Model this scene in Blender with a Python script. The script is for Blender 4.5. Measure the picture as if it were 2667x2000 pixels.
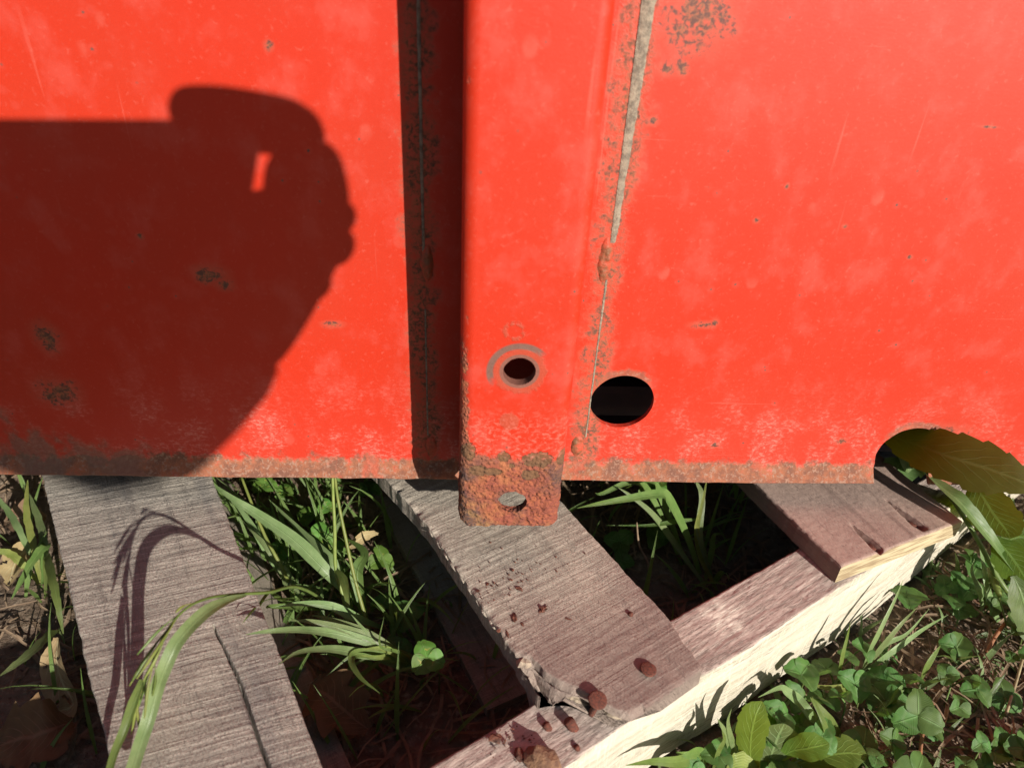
import bpy, bmesh, math, random
import numpy as np
from mathutils import Vector, Matrix, noise as mnoise

random.seed(7)
rng = np.random.default_rng(7)
for o in list(bpy.data.objects):
    bpy.data.objects.remove(o)
scene = bpy.context.scene
COL = scene.collection

# ------------------------------------------------------------------ camera
# the panel stands upright at Y = 0 with its lower edge near Z = 0; camera pose from the panel's vanishing points
F = 2000.0
D = 0.36
dv = np.array([-164, 2869, 2000.]); dv /= np.linalg.norm(dv)
dh = np.array([1, .0178, .0564]); dh -= dh.dot(dv) * dv; dh /= np.linalg.norm(dh)
nn = np.cross(dh, dv)
M = np.stack([dh, nn, -dv])
def ray(x, y): return M @ np.array([x - 1333.5, y - 1000, F])
_l = ray(1333, 1246.5)
CAM = np.array([0, -D, -_l[2] / _l[1] * D])
def atY(x, y, Y=0.0):
    r = ray(x, y); return CAM + (Y - CAM[1]) / r[1] * r
def atZ(x, y, Z):
    r = ray(x, y); return CAM + (Z - CAM[2]) / r[2] * r
RIGHT, UP, FWD = M[:, 0], -M[:, 1], M[:, 2]
cd = bpy.data.cameras.new('camera')
cam = bpy.data.objects.new('camera', cd); COL.objects.link(cam)
mw = Matrix.Identity(4)
for i in range(3):
    mw[i][0] = RIGHT[i]; mw[i][1] = UP[i]; mw[i][2] = -FWD[i]; mw[i][3] = CAM[i]
cam.matrix_world = mw
cd.sensor_fit = 'HORIZONTAL'; cd.sensor_width = 36.0; cd.lens = F / 2667 * 36.0
cd.clip_start = 0.002; cd.clip_end = 500
cd.dof.use_dof = True; cd.dof.focus_distance = 0.465; cd.dof.aperture_fstop = 10.5
scene.camera = cam
scene.render.resolution_x = 1024; scene.render.resolution_y = 767

# ------------------------------------------------------------------ light
SUN = np.array([.587, -1, .46]); SUNN = SUN / np.linalg.norm(SUN)
w = bpy.data.worlds.new('World'); scene.world = w; w.use_nodes = True
wn = w.node_tree; bg = wn.nodes['Background']
sky = wn.nodes.new('ShaderNodeTexSky'); sky.sky_type = 'NISHITA'; sky.sun_disc = False
sky.sun_elevation = math.asin(SUNN[2]); sky.sun_rotation = math.atan2(SUN[0], SUN[1])
wn.links.new(sky.outputs[0], bg.inputs[0]); bg.inputs[1].default_value = 0.05
ld = bpy.data.lights.new('sun', 'SUN'); ld.energy = 4.2; ld.angle = math.radians(0.53); ld.color = (1, .945, .87)
lo = bpy.data.objects.new('sun', ld); COL.objects.link(lo)
lo.rotation_euler = Vector(SUNN).to_track_quat('Z', 'Y').to_euler()
lo.location = Vector(SUNN) * 5
scene.view_settings.view_transform = 'Standard'; scene.view_settings.look = 'None'
scene.cycles.max_bounces = 6; scene.cycles.diffuse_bounces = 2; scene.cycles.glossy_bounces = 2
scene.view_settings.exposure = 0.85; scene.view_settings.gamma = 1.0

# ------------------------------------------------------------------ helpers
def tag(o, label, cat, group=None, kind=None):
    if label: o['label'] = label
    if cat: o['category'] = cat
    if group: o['group'] = group
    if kind: o['kind'] = kind
    return o
def empty(name, loc=(0, 0, 0)):
    o = bpy.data.objects.new(name, None); o.empty_display_size = .01
    o.location = loc; COL.objects.link(o); return o
def mesh(name, v, f, smooth=True, uv=None):
    me = bpy.data.meshes.new(name)
    me.from_pydata([tuple(map(float, p)) for p in v], [], f)
    if smooth: me.polygons.foreach_set('use_smooth', [True] * len(me.polygons))
    if uv is not None:
        L = me.uv_layers.new(name='UVMap')
        idx = np.empty(len(me.loops), int); me.loops.foreach_get('vertex_index', idx)
        L.data.foreach_set('uv', np.asarray(uv, float)[idx].ravel())
    me.update(); return me
def link(name, me, mat, parent=None, keep=None):
    o = bpy.data.objects.new(name, me); COL.objects.link(o)
    if mat is not None:
        me.materials.clear(); me.materials.append(mat)
    if parent is not None:
        o.parent = parent
        if keep: o.matrix_parent_inverse = parent_world(parent).inverted()
    return o
def parent_world(p):
    m = Matrix.LocRotScale(p.location, p.rotation_euler, p.scale)
    if p.parent: m = parent_world(p.parent) @ p.matrix_parent_inverse @ m
    return m
def obj(name, v, f, mat, parent=None, smooth=True, uv=None):
    """mesh given in world coordinates, kept there under any parent"""
    return link(name, mesh(name, v, f, smooth, uv), mat, parent, keep=True)
def nz(p, s=1.0, oct=3): return mnoise.fractal(Vector(p) * s, 1.0, 2.0, oct)
def catmull(P, n):
    P = [np.array(p, float) for p in P]; P = [2 * P[0] - P[1]] + P + [2 * P[-1] - P[-2]]
    out = []; m = len(P) - 3
    for k in range(n + 1):
        t = k / n * m; i = min(int(t), m - 1); t -= i
        a, b, c, d = P[i:i + 4]
        out.append(.5 * ((2 * b) + (c - a) * t + (2 * a - 5 * b + 4 * c - d) * t * t + (3 * b - a - 3 * c + d) * t ** 3))
    return np.array(out)
def unit(v): return v / (np.linalg.norm(v) + 1e-12)
def ribbon(P, width, up=(0, 0, 1), fold=.25, n=24, cols=4, smooth=True, raw=False, twist=0, curl=0):
    """a leaf or blade along a path; width(t) -> half width"""
    pts = P if raw else catmull(P, n)
    n = len(pts) - 1; v = []; f = []; uv = []
    up = np.array(up, float); s_prev = None
    for i, p in enumerate(pts):
        t = i / n
        tg = unit(pts[min(i + 1, n)] - pts[max(i - 1, 0)])
        s = np.cross(tg, up)
        if np.linalg.norm(s) < .15 and s_prev is not None: s = s_prev
        s = unit(s)
        if s_prev is not None and s @ s_prev < 0: s = -s
        s_prev = s; nrm = unit(np.cross(s, tg))
        if nrm @ up < 0: nrm = -nrm
        a = twist * t; s, nrm = s * math.cos(a) + nrm * math.sin(a), nrm * math.cos(a) - s * math.sin(a)
        wd = width(t)
        for c in range(cols + 1):
            q = c / cols * 2 - 1
            if isinstance(wd, tuple): ww = wd[0] if q < 0 else wd[1]
            else: ww = wd
            v.append(p + s * q * ww + nrm * (abs(q) * fold - curl * q * q) * ww); uv.append((t, c / cols))
    k = cols + 1
    for i in range(n):
        for c in range(cols):
            a = i * k + c; f.append((a, a + 1, a + k + 1, a + k))
    return v, f, uv
def tube(P, rad, n=16, sides=6, raw=False):
    pts = P if raw else catmull(P, n); n = len(pts) - 1; v = []; f = []
    ref = np.array([.3, .2, 1.])
    for i, p in enumerate(pts):
        tg = unit(pts[min(i + 1, n)] - pts[max(i - 1, 0)])
        s = np.cross(tg, ref)
        if np.linalg.norm(s) < .1: s = np.cross(tg, [1, 0, 0])
        s = unit(s); b = np.cross(tg, s); r = rad(i / n) if callable(rad) else rad
        for k in range(sides):
            a = 2 * math.pi * k / sides; v.append(p + r * (s * math.cos(a) + b * math.sin(a)))
    for i in range(n):
        for k in range(sides):
            a = i * sides + k; b2 = i * sides + (k + 1) % sides
            f.append((a, b2, b2 + sides, a + sides))
    f.append(tuple(range(sides))[::-1]); f.append(tuple(n * sides + k for k in range(sides)))
    return v, f
def join(parts):
    V = []; Fs = []; U = []
    for p in parts:
        o = len(V); V += list(p[0]); Fs += [tuple(i + o for i in q) for q in p[1]]
        U += list(p[2]) if len(p) > 2 else [(0, .5)] * len(p[0])
    return V, Fs, U

# ------------------------------------------------------------------ node helper
class G:
    def __init__(s, name):
        s.m = bpy.data.materials.new(name); s.m.use_nodes = True; s.t = s.m.node_tree
        s.b = s.t.nodes['Principled BSDF']; s.out = s.t.nodes['Material Output']
        s.tc = s.t.nodes.new('ShaderNodeTexCoord')
    def n(s, k): return s.t.nodes.new(k)
    def put(s, sock, v):
        if isinstance(v, bpy.types.NodeSocket): s.t.links.new(v, sock)
        else:
            if isinstance(v, tuple) and len(v) == 3 and sock.type == 'RGBA': v = v + (1,)
            sock.default_value = v
    def P(s): return s.tc.outputs['Object']
    def mp(s, v, scale=(1, 1, 1), rot=(0, 0, 0), loc=(0, 0, 0)):
        k = s.n('ShaderNodeMapping'); s.put(k.inputs[0], v)
        k.inputs['Scale'].default_value = scale; k.inputs['Rotation'].default_value = rot; k.inputs['Location'].default_value = loc
        return k.outputs[0]
    def noise(s, v, sc, det=4, ro=.55, dist=0):
        k = s.n('ShaderNodeTexNoise'); s.put(k.inputs['Vector'], v)
        k.inputs['Scale'].default_value = sc; k.inputs['Detail'].default_value = det
        k.inputs['Roughness'].default_value = ro; k.inputs['Distortion'].default_value = dist
        return k.outputs[0]
    def vor(s, v, sc, feat='F1', out='Distance', rnd=1.0):
        k = s.n('ShaderNodeTexVoronoi'); k.feature = feat; s.put(k.inputs['Vector'], v); k.inputs['Scale'].default_value = sc
        k.inputs['Randomness'].default_value = rnd
        return k.outputs[out]
    def math(s, op, a, b=0., c=0., clamp=False):
        k = s.n('ShaderNodeMath'); k.operation = op; k.use_clamp = clamp
        s.put(k.inputs[0], a); s.put(k.inputs[1], b); s.put(k.inputs[2], c); return k.outputs[0]
    def add(s, a, b): return s.math('ADD', a, b)
    def sub(s, a, b): return s.math('SUBTRACT', a, b)
    def mul(s, a, b, clamp=False): return s.math('MULTIPLY', a, b, clamp=clamp)
    def ss(s, v, a, b, lo=0., hi=1.):
        k = s.n('ShaderNodeMapRange'); k.interpolation_type = 'SMOOTHSTEP'; s.put(k.inputs[0], v)
        k.inputs[1].default_value = a; k.inputs[2].default_value = b; k.inputs[3].default_value = lo; k.inputs[4].default_value = hi
        return k.outputs[0]
    def mix(s, f, a, b, mode='MIX'):
        k = s.n('ShaderNodeMix'); k.data_type = 'RGBA'; k.blend_type = mode
        s.put(k.inputs[0], f); s.put(k.inputs[6], a); s.put(k.inputs[7], b); return k.outputs[2]
    def xyz(s, v):
        k = s.n('ShaderNodeSeparateXYZ'); s.put(k.inputs[0], v); return k.outputs
    def comb(s, x, y, z):
        k = s.n('ShaderNodeCombineXYZ')
        for i, q in enumerate((x, y, z)): s.put(k.inputs[i], q)
        return k.outputs[0]
    def bump(s, h, dist, st=1.0, nrm=None):
        k = s.n('ShaderNodeBump'); k.inputs['Strength'].default_value = st; k.inputs['Distance'].default_value = dist
        s.put(k.inputs['Height'], h)
        if nrm is not None: s.put(k.inputs['Normal'], nrm)
        return k.outputs[0]
    def rnd(s): return s.n('ShaderNodeObjectInfo').outputs['Random']
    def fin(s, col, rough=.6, nrm=None, spec=.5, transl=0, tcol=None):
        s.put(s.b.inputs['Base Color'], col); s.put(s.b.inputs['Roughness'], rough)
        s.b.inputs['Specular IOR Level'].default_value = spec
        if nrm is not None: s.put(s.b.inputs['Normal'], nrm)
        if transl:
            tr = s.n('ShaderNodeBsdfTranslucent'); s.put(tr.inputs[0], tcol if tcol is not None else col)
            if nrm is not None: s.put(tr.inputs['Normal'], nrm)
            mx = s.n('ShaderNodeMixShader'); mx.inputs[0].default_value = transl
            s.t.links.new(s.b.outputs[0], mx.inputs[1]); s.t.links.new(tr.outputs[0], mx.inputs[2])
            s.t.links.new(mx.outputs[0], s.out.inputs[0])
        return s.m

# ------------------------------------------------------------------ key measures (metres)
ZB = -.012            # top of the deck boards
TB = .0135            # deck board thickness
ZS = ZB - TB          # top of the stringer
ZG0 = -.092           # underside of the stringer / top of bottom boards
ZG = -.100            # ground
H = .054              # channel depth
XL, XR = atY(1197, 1104, -H)[0], atY(1484, 1104, -H)[0]
FL, FR = atY(1116, 1104)[0], atY(1527, 1104)[0]
HOLE = atY(1620, 1047); HR = .0187
NOT = atY(2365, 1182); NR = .0205
CH1 = atY(1353, 968, -H); CH2 = atY(1334, 1308, -H)
ZTAB = atY(1330, 1369, -H)[2]

# ------------------------------------------------------------------ materials: paint and rust
def paint(name, channel=False):
    g = G(name); p = g.P(); x, y, z = g.xyz(p)[:3]
    big = g.noise(p, 11, 2); mid = g.noise(g.mp(p, (1, 1, .8)), 46, 4, .62)
    n1 = g.noise(p, 92, 6, .70); n2 = g.noise(p, 430, 3, .66, .5); m20 = g.noise(p, 20, 2)
    red = (.445, .0205, .0036); faded = (.47, .056, .036); pinkc = (.54, .150, .110)
    c = g.mix(g.ss(big, .38, .68), red, (.425, .0245, .0062))
    c = g.mix(g.mul(g.ss(mid, .48, .70), .60), c, faded)
    c = g.mix(g.mul(g.ss(n2, .56, .74), .22), c, pinkc)
    dv_ = g.vor(g.mp(p, (1, 1, .7)), 46); spot = g.mul(g.ss(g.add(dv_, g.mul(n2, .1)), .23, .15), g.ss(m20, .50, .60))
    c = g.mix(g.mul(spot, .26), c, pinkc)
    s1 = g.noise(g.mp(p, (300, 300, 7), (0, .62, 0)), 1, 1.5, .5); s2 = g.noise(g.mp(p, (9, 300, 420), (0, .12, 0)), 1, 1.5, .5)
    scr = g.mul(g.add(g.ss(s1, .70, .74), g.ss(s2, .72, .75)), g.ss(big, .46, .60))
    c = g.mix(g.mul(scr, .22), c, pinkc)
    v3 = g.vor(p, 105); mk = g.ss(m20, .49, .56)
    chips = g.mul(g.ss(g.add(v3, g.mul(n2, .16)), .160, .125), mk)
    c = g.mix(g.mul(g.mul(g.ss(v3, .32, .12), mk), .30), c, faded)
    dark = g.mix(n2, (.045, .042, .045), (.16, .075, .04))
    def spots(lst, Y):
        """noise-edged blotches at given picture places: (px, py, half width m, half height m)"""
        acc = None
        for (a_, b_, wx, wz) in lst:
            q = atY(a_, b_, Y); dx = g.math('MULTIPLY', g.sub(x, float(q[0])), 1 / wx); dz = g.math('MULTIPLY', g.sub(z, float(q[2])), 1 / wz)
            d = g.math('SQRT', g.add(g.mul(dx, dx), g.mul(dz, dz))); acc = d if acc is None else g.math('MINIMUM', acc, d)
        return acc
    def dist(cx, cz):
        dx = g.sub(x, float(cx)); dz = g.sub(z, float(cz)); return g.math('SQRT', g.add(g.mul(dx, dx), g.mul(dz, dz))), dx, dz
    if channel:
        hz = g.ss(z, ZTAB + .078, ZTAB + .030)
        rust = g.ss(g.add(hz, g.mul(g.sub(n1, .5), .75)), .56, .70)
        ex = g.ss(x, XL + .011, XL + .002)
        er = g.ss(g.add(g.mul(ex, .60), g.add(g.mul(g.ss(z, ZTAB + .16, ZTAB + .02), .42), g.mul(g.sub(n1, .5), 1.1))), .70, .82)
        rust = g.math('MAXIMUM', rust, er)
        fl = spots([(1222, 1176, .0040, .0058), (1312, 1190, .0036, .0040), (1248, 1226, .0058, .0036), (1283, 1228, .0052, .0030), (1400, 1196, .0078, .0054), (1382, 1237, .0052, .0036), (1466, 1194, .0030, .0060), (1333, 1212, .0018, .0018)], -H)
        flake = g.ss(g.add(fl, g.add(g.mul(g.sub(n1, .5), 1.3), g.mul(g.sub(n2, .5), .9))), .98, .90)
        d1, dx1, dz1 = dist(CH1[0], CH1[2])
        halo1 = g.ss(g.add(g.ss(d1, .0195, .0075), g.mul(g.sub(n1, .5), 1.5)), .42, .66)
        crest = g.mul(g.mul(g.ss(d1, .0122, .0132), g.ss(d1, .0166, .0154)), g.ss(g.add(g.add(g.mul(dx1, -34.), g.mul(dz1, 44.)), g.mul(n1, .8)), .42, .72))
        bare = g.math('MAXIMUM', g.mul(g.ss(d1, .0101, .0093), .8), crest)
        d3, _, _ = dist(CH1[0] - .0035, CH1[2] + .0225)
        st = g.mul(g.mul(g.ss(d3, .0028, .0038), g.ss(d3, .0060, .0048)), g.ss(n2, .42, .55))
        d2, _, _ = dist(CH1[0] - .004, CH1[2] - .030)
        sp = g.ss(g.add(g.ss(d2, .010, .001), g.mul(g.sub(n1, .5), 1.7)), .50, .68)
        soft = g.mul(g.math('MAXIMUM', halo1, g.math('MAXIMUM', st, sp)), .50)
        ra = g.mix(g.ss(n1, .38, .60), (.225, .092, .040), (.105, .052, .034))
        ra = g.mix(g.mul(g.ss(n2, .48, .56), .85), ra, (.052, .033, .033))
        ra = g.mix(g.ss(mid, .56, .66), ra, (.235, .125, .050))
        ra = g.mix(g.mul(g.ss(m20, .52, .62), .5), ra, (.32, .060, .026))
        up_ = g.ss(z, ZTAB + .030, ZTAB + .066)
        ra = g.mix(g.mul(up_, .60), ra, (.44, .11, .05))
        c = g.mix(g.mul(soft, .8), c, g.mix(n2, (.34, .10, .05), (.15, .075, .045)))
        c = g.mix(rust, c, ra)
        c = g.mix(g.mul(flake, .95), c, g.mix(n1, (.050, .034, .022), (.21, .095, .035)))
        c = g.mix(g.mul(bare, .85), c, g.mix(n2, (.060, .055, .048), (.15, .115, .085)))
        scn = g.noise(g.mp(p, (1, 1, 1.4)), 330, 5, .76, .5)
        scm = g.mul(g.ss(scn, .46, .64), g.mul(g.ss(z, ZTAB + .088, ZTAB + .066), g.sub(1., rust)))
        c = g.mix(g.mul(scm, .62), c, pinkc)
        blister = g.add(g.mul(g.ss(g.vor(p, 420), 0, .62), -1.1), g.mul(n2, 1.7))
        hgt = g.add(g.mul(rust, blister), g.add(g.mul(flake, -1.3), g.mul(soft, g.mul(n2, .6))))
    else:
        zl = g.ss(z, .046, .007)
        rust = g.ss(g.add(g.add(g.mul(zl, .74), g.mul(g.ss(z, .0200, .0100), .30)), g.mul(g.sub(n1, .5), 1.5)), .62, .92)
        patch = g.ss(g.add(g.mul(g.ss(x, -.12, -.27), .40), g.add(g.mul(g.ss(z, .085, .015), .52), g.mul(g.sub(mid, .5), 1.7))), .72, 1.0)
        def seam(xc, wd):
            d = g.math('ABSOLUTE', g.sub(x, float(xc))); return g.add(g.add(g.ss(d, wd, .0), g.mul(g.sub(n1, .5), 1.5)), g.mul(g.sub(mid, .5), 1.1))
        sv = g.math('MAXIMUM', seam(FR + .001, .024), seam(FL - .002, .022))
        sm = g.ss(sv, .50, .95); smd = g.mul(g.ss(sv, .62, 1.02), g.ss(n2, .36, .62))
        def hole(cx, cz, r0, wd, up):
            d, dx, dz = dist(cx, cz)
            nr = g.ss(d, r0 + wd, r0)
            return g.ss(g.add(g.mul(nr, g.add(.62, g.mul(dz, up))), g.mul(g.sub(n1, .5), 1.1)), .62, .86)
        hr_ = g.math('MAXIMUM', hole(HOLE[0], HOLE[2], HR, .013, 16.), hole(NOT[0], NOT[2], NR, .014, 14.))
        blz = spots([(1825, 45, .013, .013), (1770, 75, .006, .004), (1740, 180, .004, .003), (1775, 178, .003, .003), (1700, 316, .0022, .0018), (2576, 331, .0036, .0006), (1835, 846, .0060, .0020), (1862, 840, .0020, .0025),
                     (545, 715, .0075, .0042), (585, 740, .0040, .0030), (365, 616, .0016, .0016), (120, 880, .0060, .0080), (150, 1020, .0100, .0080), (2460, 1125, .0120, .0050), (2190, 1150, .0030, .0020),
                     (1860, 1160, .0030, .0020), (870, 845, .0045, .0020), (700, 120, .0018, .0018), (1970, 575, .0014, .0012), (2050, 485, .0010, .0012), (2370, 670, .0014, .0012), (2200, 590, .0012, .0010)], 0)
        bln = g.add(blz, g.add(g.mul(g.sub(n2, .5), 3.4), g.mul(g.sub(n1, .5), 4.0)))
        bl = g.ss(bln, 1.05, .25)
        c = g.mix(g.mul(g.ss(g.add(blz, g.mul(g.sub(n1, .5), 2.)), 2.0, .6), .5), c, (.40, .085, .050))
        rust = g.math('MAXIMUM', rust, g.math('MAXIMUM', g.mul(patch, .75), g.mul(hr_, .75)))
        lipc = g.mix(g.ss(n1, .38, .62), (.27, .105, .050), (.12, .064, .040))
        lipc = g.mix(g.ss(n2, .50, .64), lipc, (.25, .160, .110)); lipc = g.mix(g.mul(g.ss(mid, .56, .66), .7), lipc, (.42, .075, .034))
        lipc = g.mix(g.mul(patch, .80), lipc, g.mix(n2, (.085, .066, .046), (.20, .135, .095)))
        scn = g.noise(g.mp(p, (1, 1, 1.6)), 300, 5, .76, .5)
        scm = g.mul(g.ss(scn, .46, .66), g.mul(g.ss(z, .088, .026), g.ss(mid, .40, .62)))
        c = g.mix(g.mul(g.ss(z, .09, .02), .22), c, (.50, .056, .038))
        c = g.mix(g.mul(scm, .66), c, (.62, .225, .18))
        c = g.mix(g.mul(sm, .42), c, (.42, .095, .055))
        c = g.mix(g.mul(smd, .92), c, g.mix(g.ss(g.add(n1, g.mul(n2, .6)), .62, .98), (.26, .10, .040), (.060, .044, .026)))
        c = g.mix(g.mul(bl, .85), c, g.mix(g.ss(n2, .40, .60), (.038, .032, .026), (.20, .092, .042)))
        c = g.mix(g.mul(rust, .92), c, lipc)
        rust = g.math('MAXIMUM', rust, g.mul(smd, .8))
        hgt = g.mul(n2, g.add(g.ss(z, .034, .012), g.mul(g.ss(g.math('ABSOLUTE', g.sub(x, float(FR))), .014, .004), .7)))
    c = g.mix(g.mul(chips, .85), c, dark)
    rough = g.add(g.add(.46, g.mul(mid, .10)), g.mul(rust, .4))
    hgt = g.add(hgt, g.add(0., g.add(g.mul(mid, .22), g.mul(g.noise(p, 900, 1), .05))))
    return g.fin(c, rough, g.bump(hgt, .00085 if channel else .00065, .85), .5)
M_PLATE = paint('red_paint_plate'); M_CHAN = paint('red_paint_channel', True)

def simple(name, c1, c2, sc=60, rough=.7, bump=.0004, spec=.4, bsc=None):
    g = G(name); p = g.P(); n = g.noise(p, sc, 6, .6)
    return g.fin(g.mix(g.ss(n, .35, .68), c1, c2), rough, g.bump(g.noise(p, bsc or sc * 3, 5), bump), spec)
M_SEAL = simple('tan_sealant', (.27, .225, .165), (.13, .108, .082), 330, .9, .0006)
M_WELD = simple('painted_weld', (.42, .055, .025), (.16, .075, .035), 130, .6, .0008)
M_INNER = simple('inner_steel', (.11, .075, .105), (.075, .060, .090), 30, .6, .0002)
M_RUST = simple('rust', (.165, .052, .032), (.070, .030, .022), 700, .9, .0005)
M_CRUMB = simple('rust_crumb', (.15, .052, .030), (.060, .034, .026), 300, .95, .0004)

# ------------------------------------------------------------------ red steel housing
housing = empty('steel_housing', (0.02, .03, ZB))
tag(housing, 'red painted rusty steel housing with vertical channel standing on the pallet', 'machine housing')
def evald(o):
    dg = bpy.context.evaluated_depsgraph_get()
    return bpy.data.meshes.new_from_object(o.evaluated_get(dg))
def cyl(c, r, y0, y1, n=56, xs=1., rough=0):
    v = []; f = []
    for yy in (y0, y1):
        for k in range(n):
            a = 2 * math.pi * k / n; rr = r * (1 + rough * nz((math.cos(a) * 3, math.sin(a) * 3, 1.7), 1.5))
            v.append((c[0] + rr * xs * math.cos(a), yy, c[2] + rr * math.sin(a)))
    for k in range(n): f.append((k, (k + 1) % n, n + (k + 1) % n, n + k))
    f.append(tuple(range(n))[::-1]); f.append(tuple(range(n, 2 * n)))
    return v, f
def closed(v, f):
    me = mesh('t', v, f, False); bm = bmesh.new(); bm.from_mesh(me); bmesh.ops.recalc_face_normals(bm, faces=bm.faces)
    bm.to_mesh(me); bm.free(); return me
def cut(me, cutters):
    o = bpy.data.objects.new('t', me); COL.objects.link(o); tmp = []
    for v, f in cutters:
        k = bpy.data.objects.new('k', closed(v, f)); COL.objects.link(k); tmp.append(k)
        md = o.modifiers.new('b', 'BOOLEAN'); md.operation = 'DIFFERENCE'; md.object = k; md.solver = 'EXACT'
    bpy.context.view_layer.update(); out = evald(o)
    for k in tmp + [o]: bpy.data.objects.remove(k)
    return out
def front_plate():
    TH = .0032; TOP = .62
    prof = [(0, TOP), (0, .30), (0, .05), (0, .0150), (-.0004, .0128), (-.0016, .0110), (-.0042, .0080), (-.0062, .0058), (-.0066, .0050),
            (-.0062, .0044), (-.0048, .0040), (-.0030, .0056), (-.0008, .0082), (.0014, .0108), (TH * .9, .0140), (TH, .0165), (TH, .05), (TH, .30), (TH, TOP)]
    xs = list(np.linspace(-.75, -.32, 6)) + list(np.arange(-.315, .315, .0035)) + list(np.linspace(.32, .75, 6))
    v = []; f = []; k = len(prof)
    for X in xs:
        e = nz((X * 60, 3.1, 0)) * .00045 + nz((X * 9, 1.1, 0)) * .0006
        for (Y, Z) in prof:
            lw = max(0, 1 - Z / .02) if Y < TH * .95 else max(0, 1 - Z / .03)
            v.append((X, Y + e * lw * .5, Z + e * lw + X * .004 * max(0, 1 - Z / .05) * 0))
    for i in range(len(xs) - 1):
        for j in range(k): f.append((i * k + j, i * k + (j + 1) % k, (i + 1) * k + (j + 1) % k, (i + 1) * k + j))
    f.append(tuple(range(k))); f.append(tuple((len(xs) - 1) * k + j for j in range(k))[::-1])
    slot = [(NOT[0] - .0175, -.05, -.03), (NOT[0] + .0165, -.05, -.03), (NOT[0] + .0165, .05, -.03), (NOT[0] - .0175, .05, -.03),
            (NOT[0] - .0190, -.05, NOT[2] - .004), (NOT[0] + .0175, -.05, NOT[2] - .004), (NOT[0] + .0175, .05, NOT[2] - .004), (NOT[0] - .0190, .05, NOT[2] - .004)]
    sf = [(0, 1, 2, 3), (4, 5, 6, 7), (0, 1, 5, 4), (1, 2, 6, 5), (2, 3, 7, 6), (3, 0, 4, 7)]
    me = cut(closed(v, f), [cyl(HOLE, HR, -.05, .05, 64, 1.0, .008), cyl(NOT, NR, -.051, .051, 60, .99, .015), (slot, sf)])
    return me
me = front_plate(); me.polygons.foreach_set('use_smooth', [False] * len(me.polygons))
link('front_plate', me, M_PLATE, housing, keep=True)
def box(x0, x1, y0, y1, z0, z1):
    v = [(x, y, z) for x in (x0, x1) for y in (y0, y1) for z in (z0, z1)]
    return v, [(0, 1, 3, 2), (4, 6, 7, 5), (0, 4, 5, 1), (2, 3, 7, 6), (0, 2, 6, 4), (1, 5, 7, 3)]
obj('rear_casing', *join([box(-.748, .748, .26, .264, -.002, .618), box(-.748, -.744, .0036, .2598, .012, .618), box(.744, .748, .0036, .2598, .012, .618),
                          box(-.743, .743, .0036, .2598, .614, .6178)])[:2], M_PLATE, housing, False)
obj('base_tray', *box(-.74, .74, .046, .2598, ZB + .0003, ZB + .006), M_INNER, housing, False)
obj('inner_panel', *join([box(-.74, .18, .075, .078, ZB + .0062, .40), box(HOLE[0] - .06, HOLE[0] + .06, .060, .0748, .024, .030)])[:2], M_INNER, housing, False)

def rust_amt(z): return min(1, max(0, (ZTAB + .066 - z) / .034))
def channel():
    R = .0062; T = .005; TOP = .60
    xo = [XL, XR]; prof = []          # outer profile left base -> front -> right base, then inner back
    def arc(cx, cy, r, a0, a1, n): return [(cx + r * math.cos(a0 + (a1 - a0) * k / n), cy + r * math.sin(a0 + (a1 - a0) * k / n)) for k in range(n + 1)]
    pi = math.pi
    nside = 10
    outer = [(XL, -.0012 - (H - R - .0012) * k / nside) for k in range(nside)] + arc(XL + R, -H + R, R, pi, 1.5 * pi, 8)
    nf = 84; outer += [(XL + R + (XR - XL - 2 * R) * k / nf, -H) for k in range(1, nf)]
    outer += arc(XR - R, -H + R, R, 1.5 * pi, 2 * pi, 8) + [(XR, -(H - R) + (H - R - .0012) * k / nside) for k in range(1, nside + 1)]
    r = R - T if R > T else .0006
    inner = [(XR - T, -.0012), (XR - T, -H + R)] + arc(XR - R, -H + R, max(r, .0008), 0, -pi / 2, 3)[1:] + arc(XL + R, -H + R, max(r, .0008), -pi / 2, -pi, 3) + [(XL + T, -.0012)]
    prof = outer + inner; k = len(prof)
    zs = list(np.arange(0, .080, .00065)) + list(np.linspace(.081, .30, 60)) + list(np.linspace(.32, TOP, 6))
    v = []; f = []; RC = .0056
    for zz in zs:
        for j, (X, Y) in enumerate(prof):
            # rounded lower corners
            dx = max(0, RC - (X - XL), RC - (XR - X)); rise = RC - math.sqrt(max(0, RC * RC - dx * dx))
            z = ZTAB + zz + rise * max(0, 1 - zz / .03)
            X2, Y2 = X, Y
            if j < len(outer):
                a = rust_amt(z)
                ed = max(0, 1 - (X - XL) / .008) * min(1, max(0, (ZTAB + .11 - z) / .05)) * .6
                a = max(a, ed)
                if a > 0:
                    q = (X, Y, z)
                    d = a * 1.5 * (.00042 * nz(q, 320, 4) + .00045 * max(0, nz(q, 150, 3)) - .0003 * max(0, nz((z, X, Y), 190, 2) - .1) * 3)
                    cx = X - (XL + XR) / 2
                    nx, ny = (0, -1)
                    if X < XL + R: nx, ny = unit(np.array([X - XL - R, min(0, Y + H - R)])) if Y < -H + R else (-1, 0)
                    if X > XR - R: nx, ny = unit(np.array([X - XR + R, min(0, Y + H - R)])) if Y < -H + R else (1, 0)
                    X2 += nx * d; Y2 += ny * d
                if zz < .004: z += .0005 * nz((X, Y, 4), 260, 3)
            v.append((X2, Y2, z))
    for i in range(len(zs) - 1):
        for j in range(k): f.append((i * k + j, i * k + (j + 1) % k, (i + 1) * k + (j + 1) % k, (i + 1) * k + j))
    f.append(tuple(range(k))); f.append(tuple((len(zs) - 1) * k + j for j in range(k))[::-1])
    return cut(closed(v, f), [cyl(CH1, .0079, -.07, -.03, 48, 1, .02), cyl(CH2, .0077, -.071, -.031, 48, 1.04, .05)])
me = channel()
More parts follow.
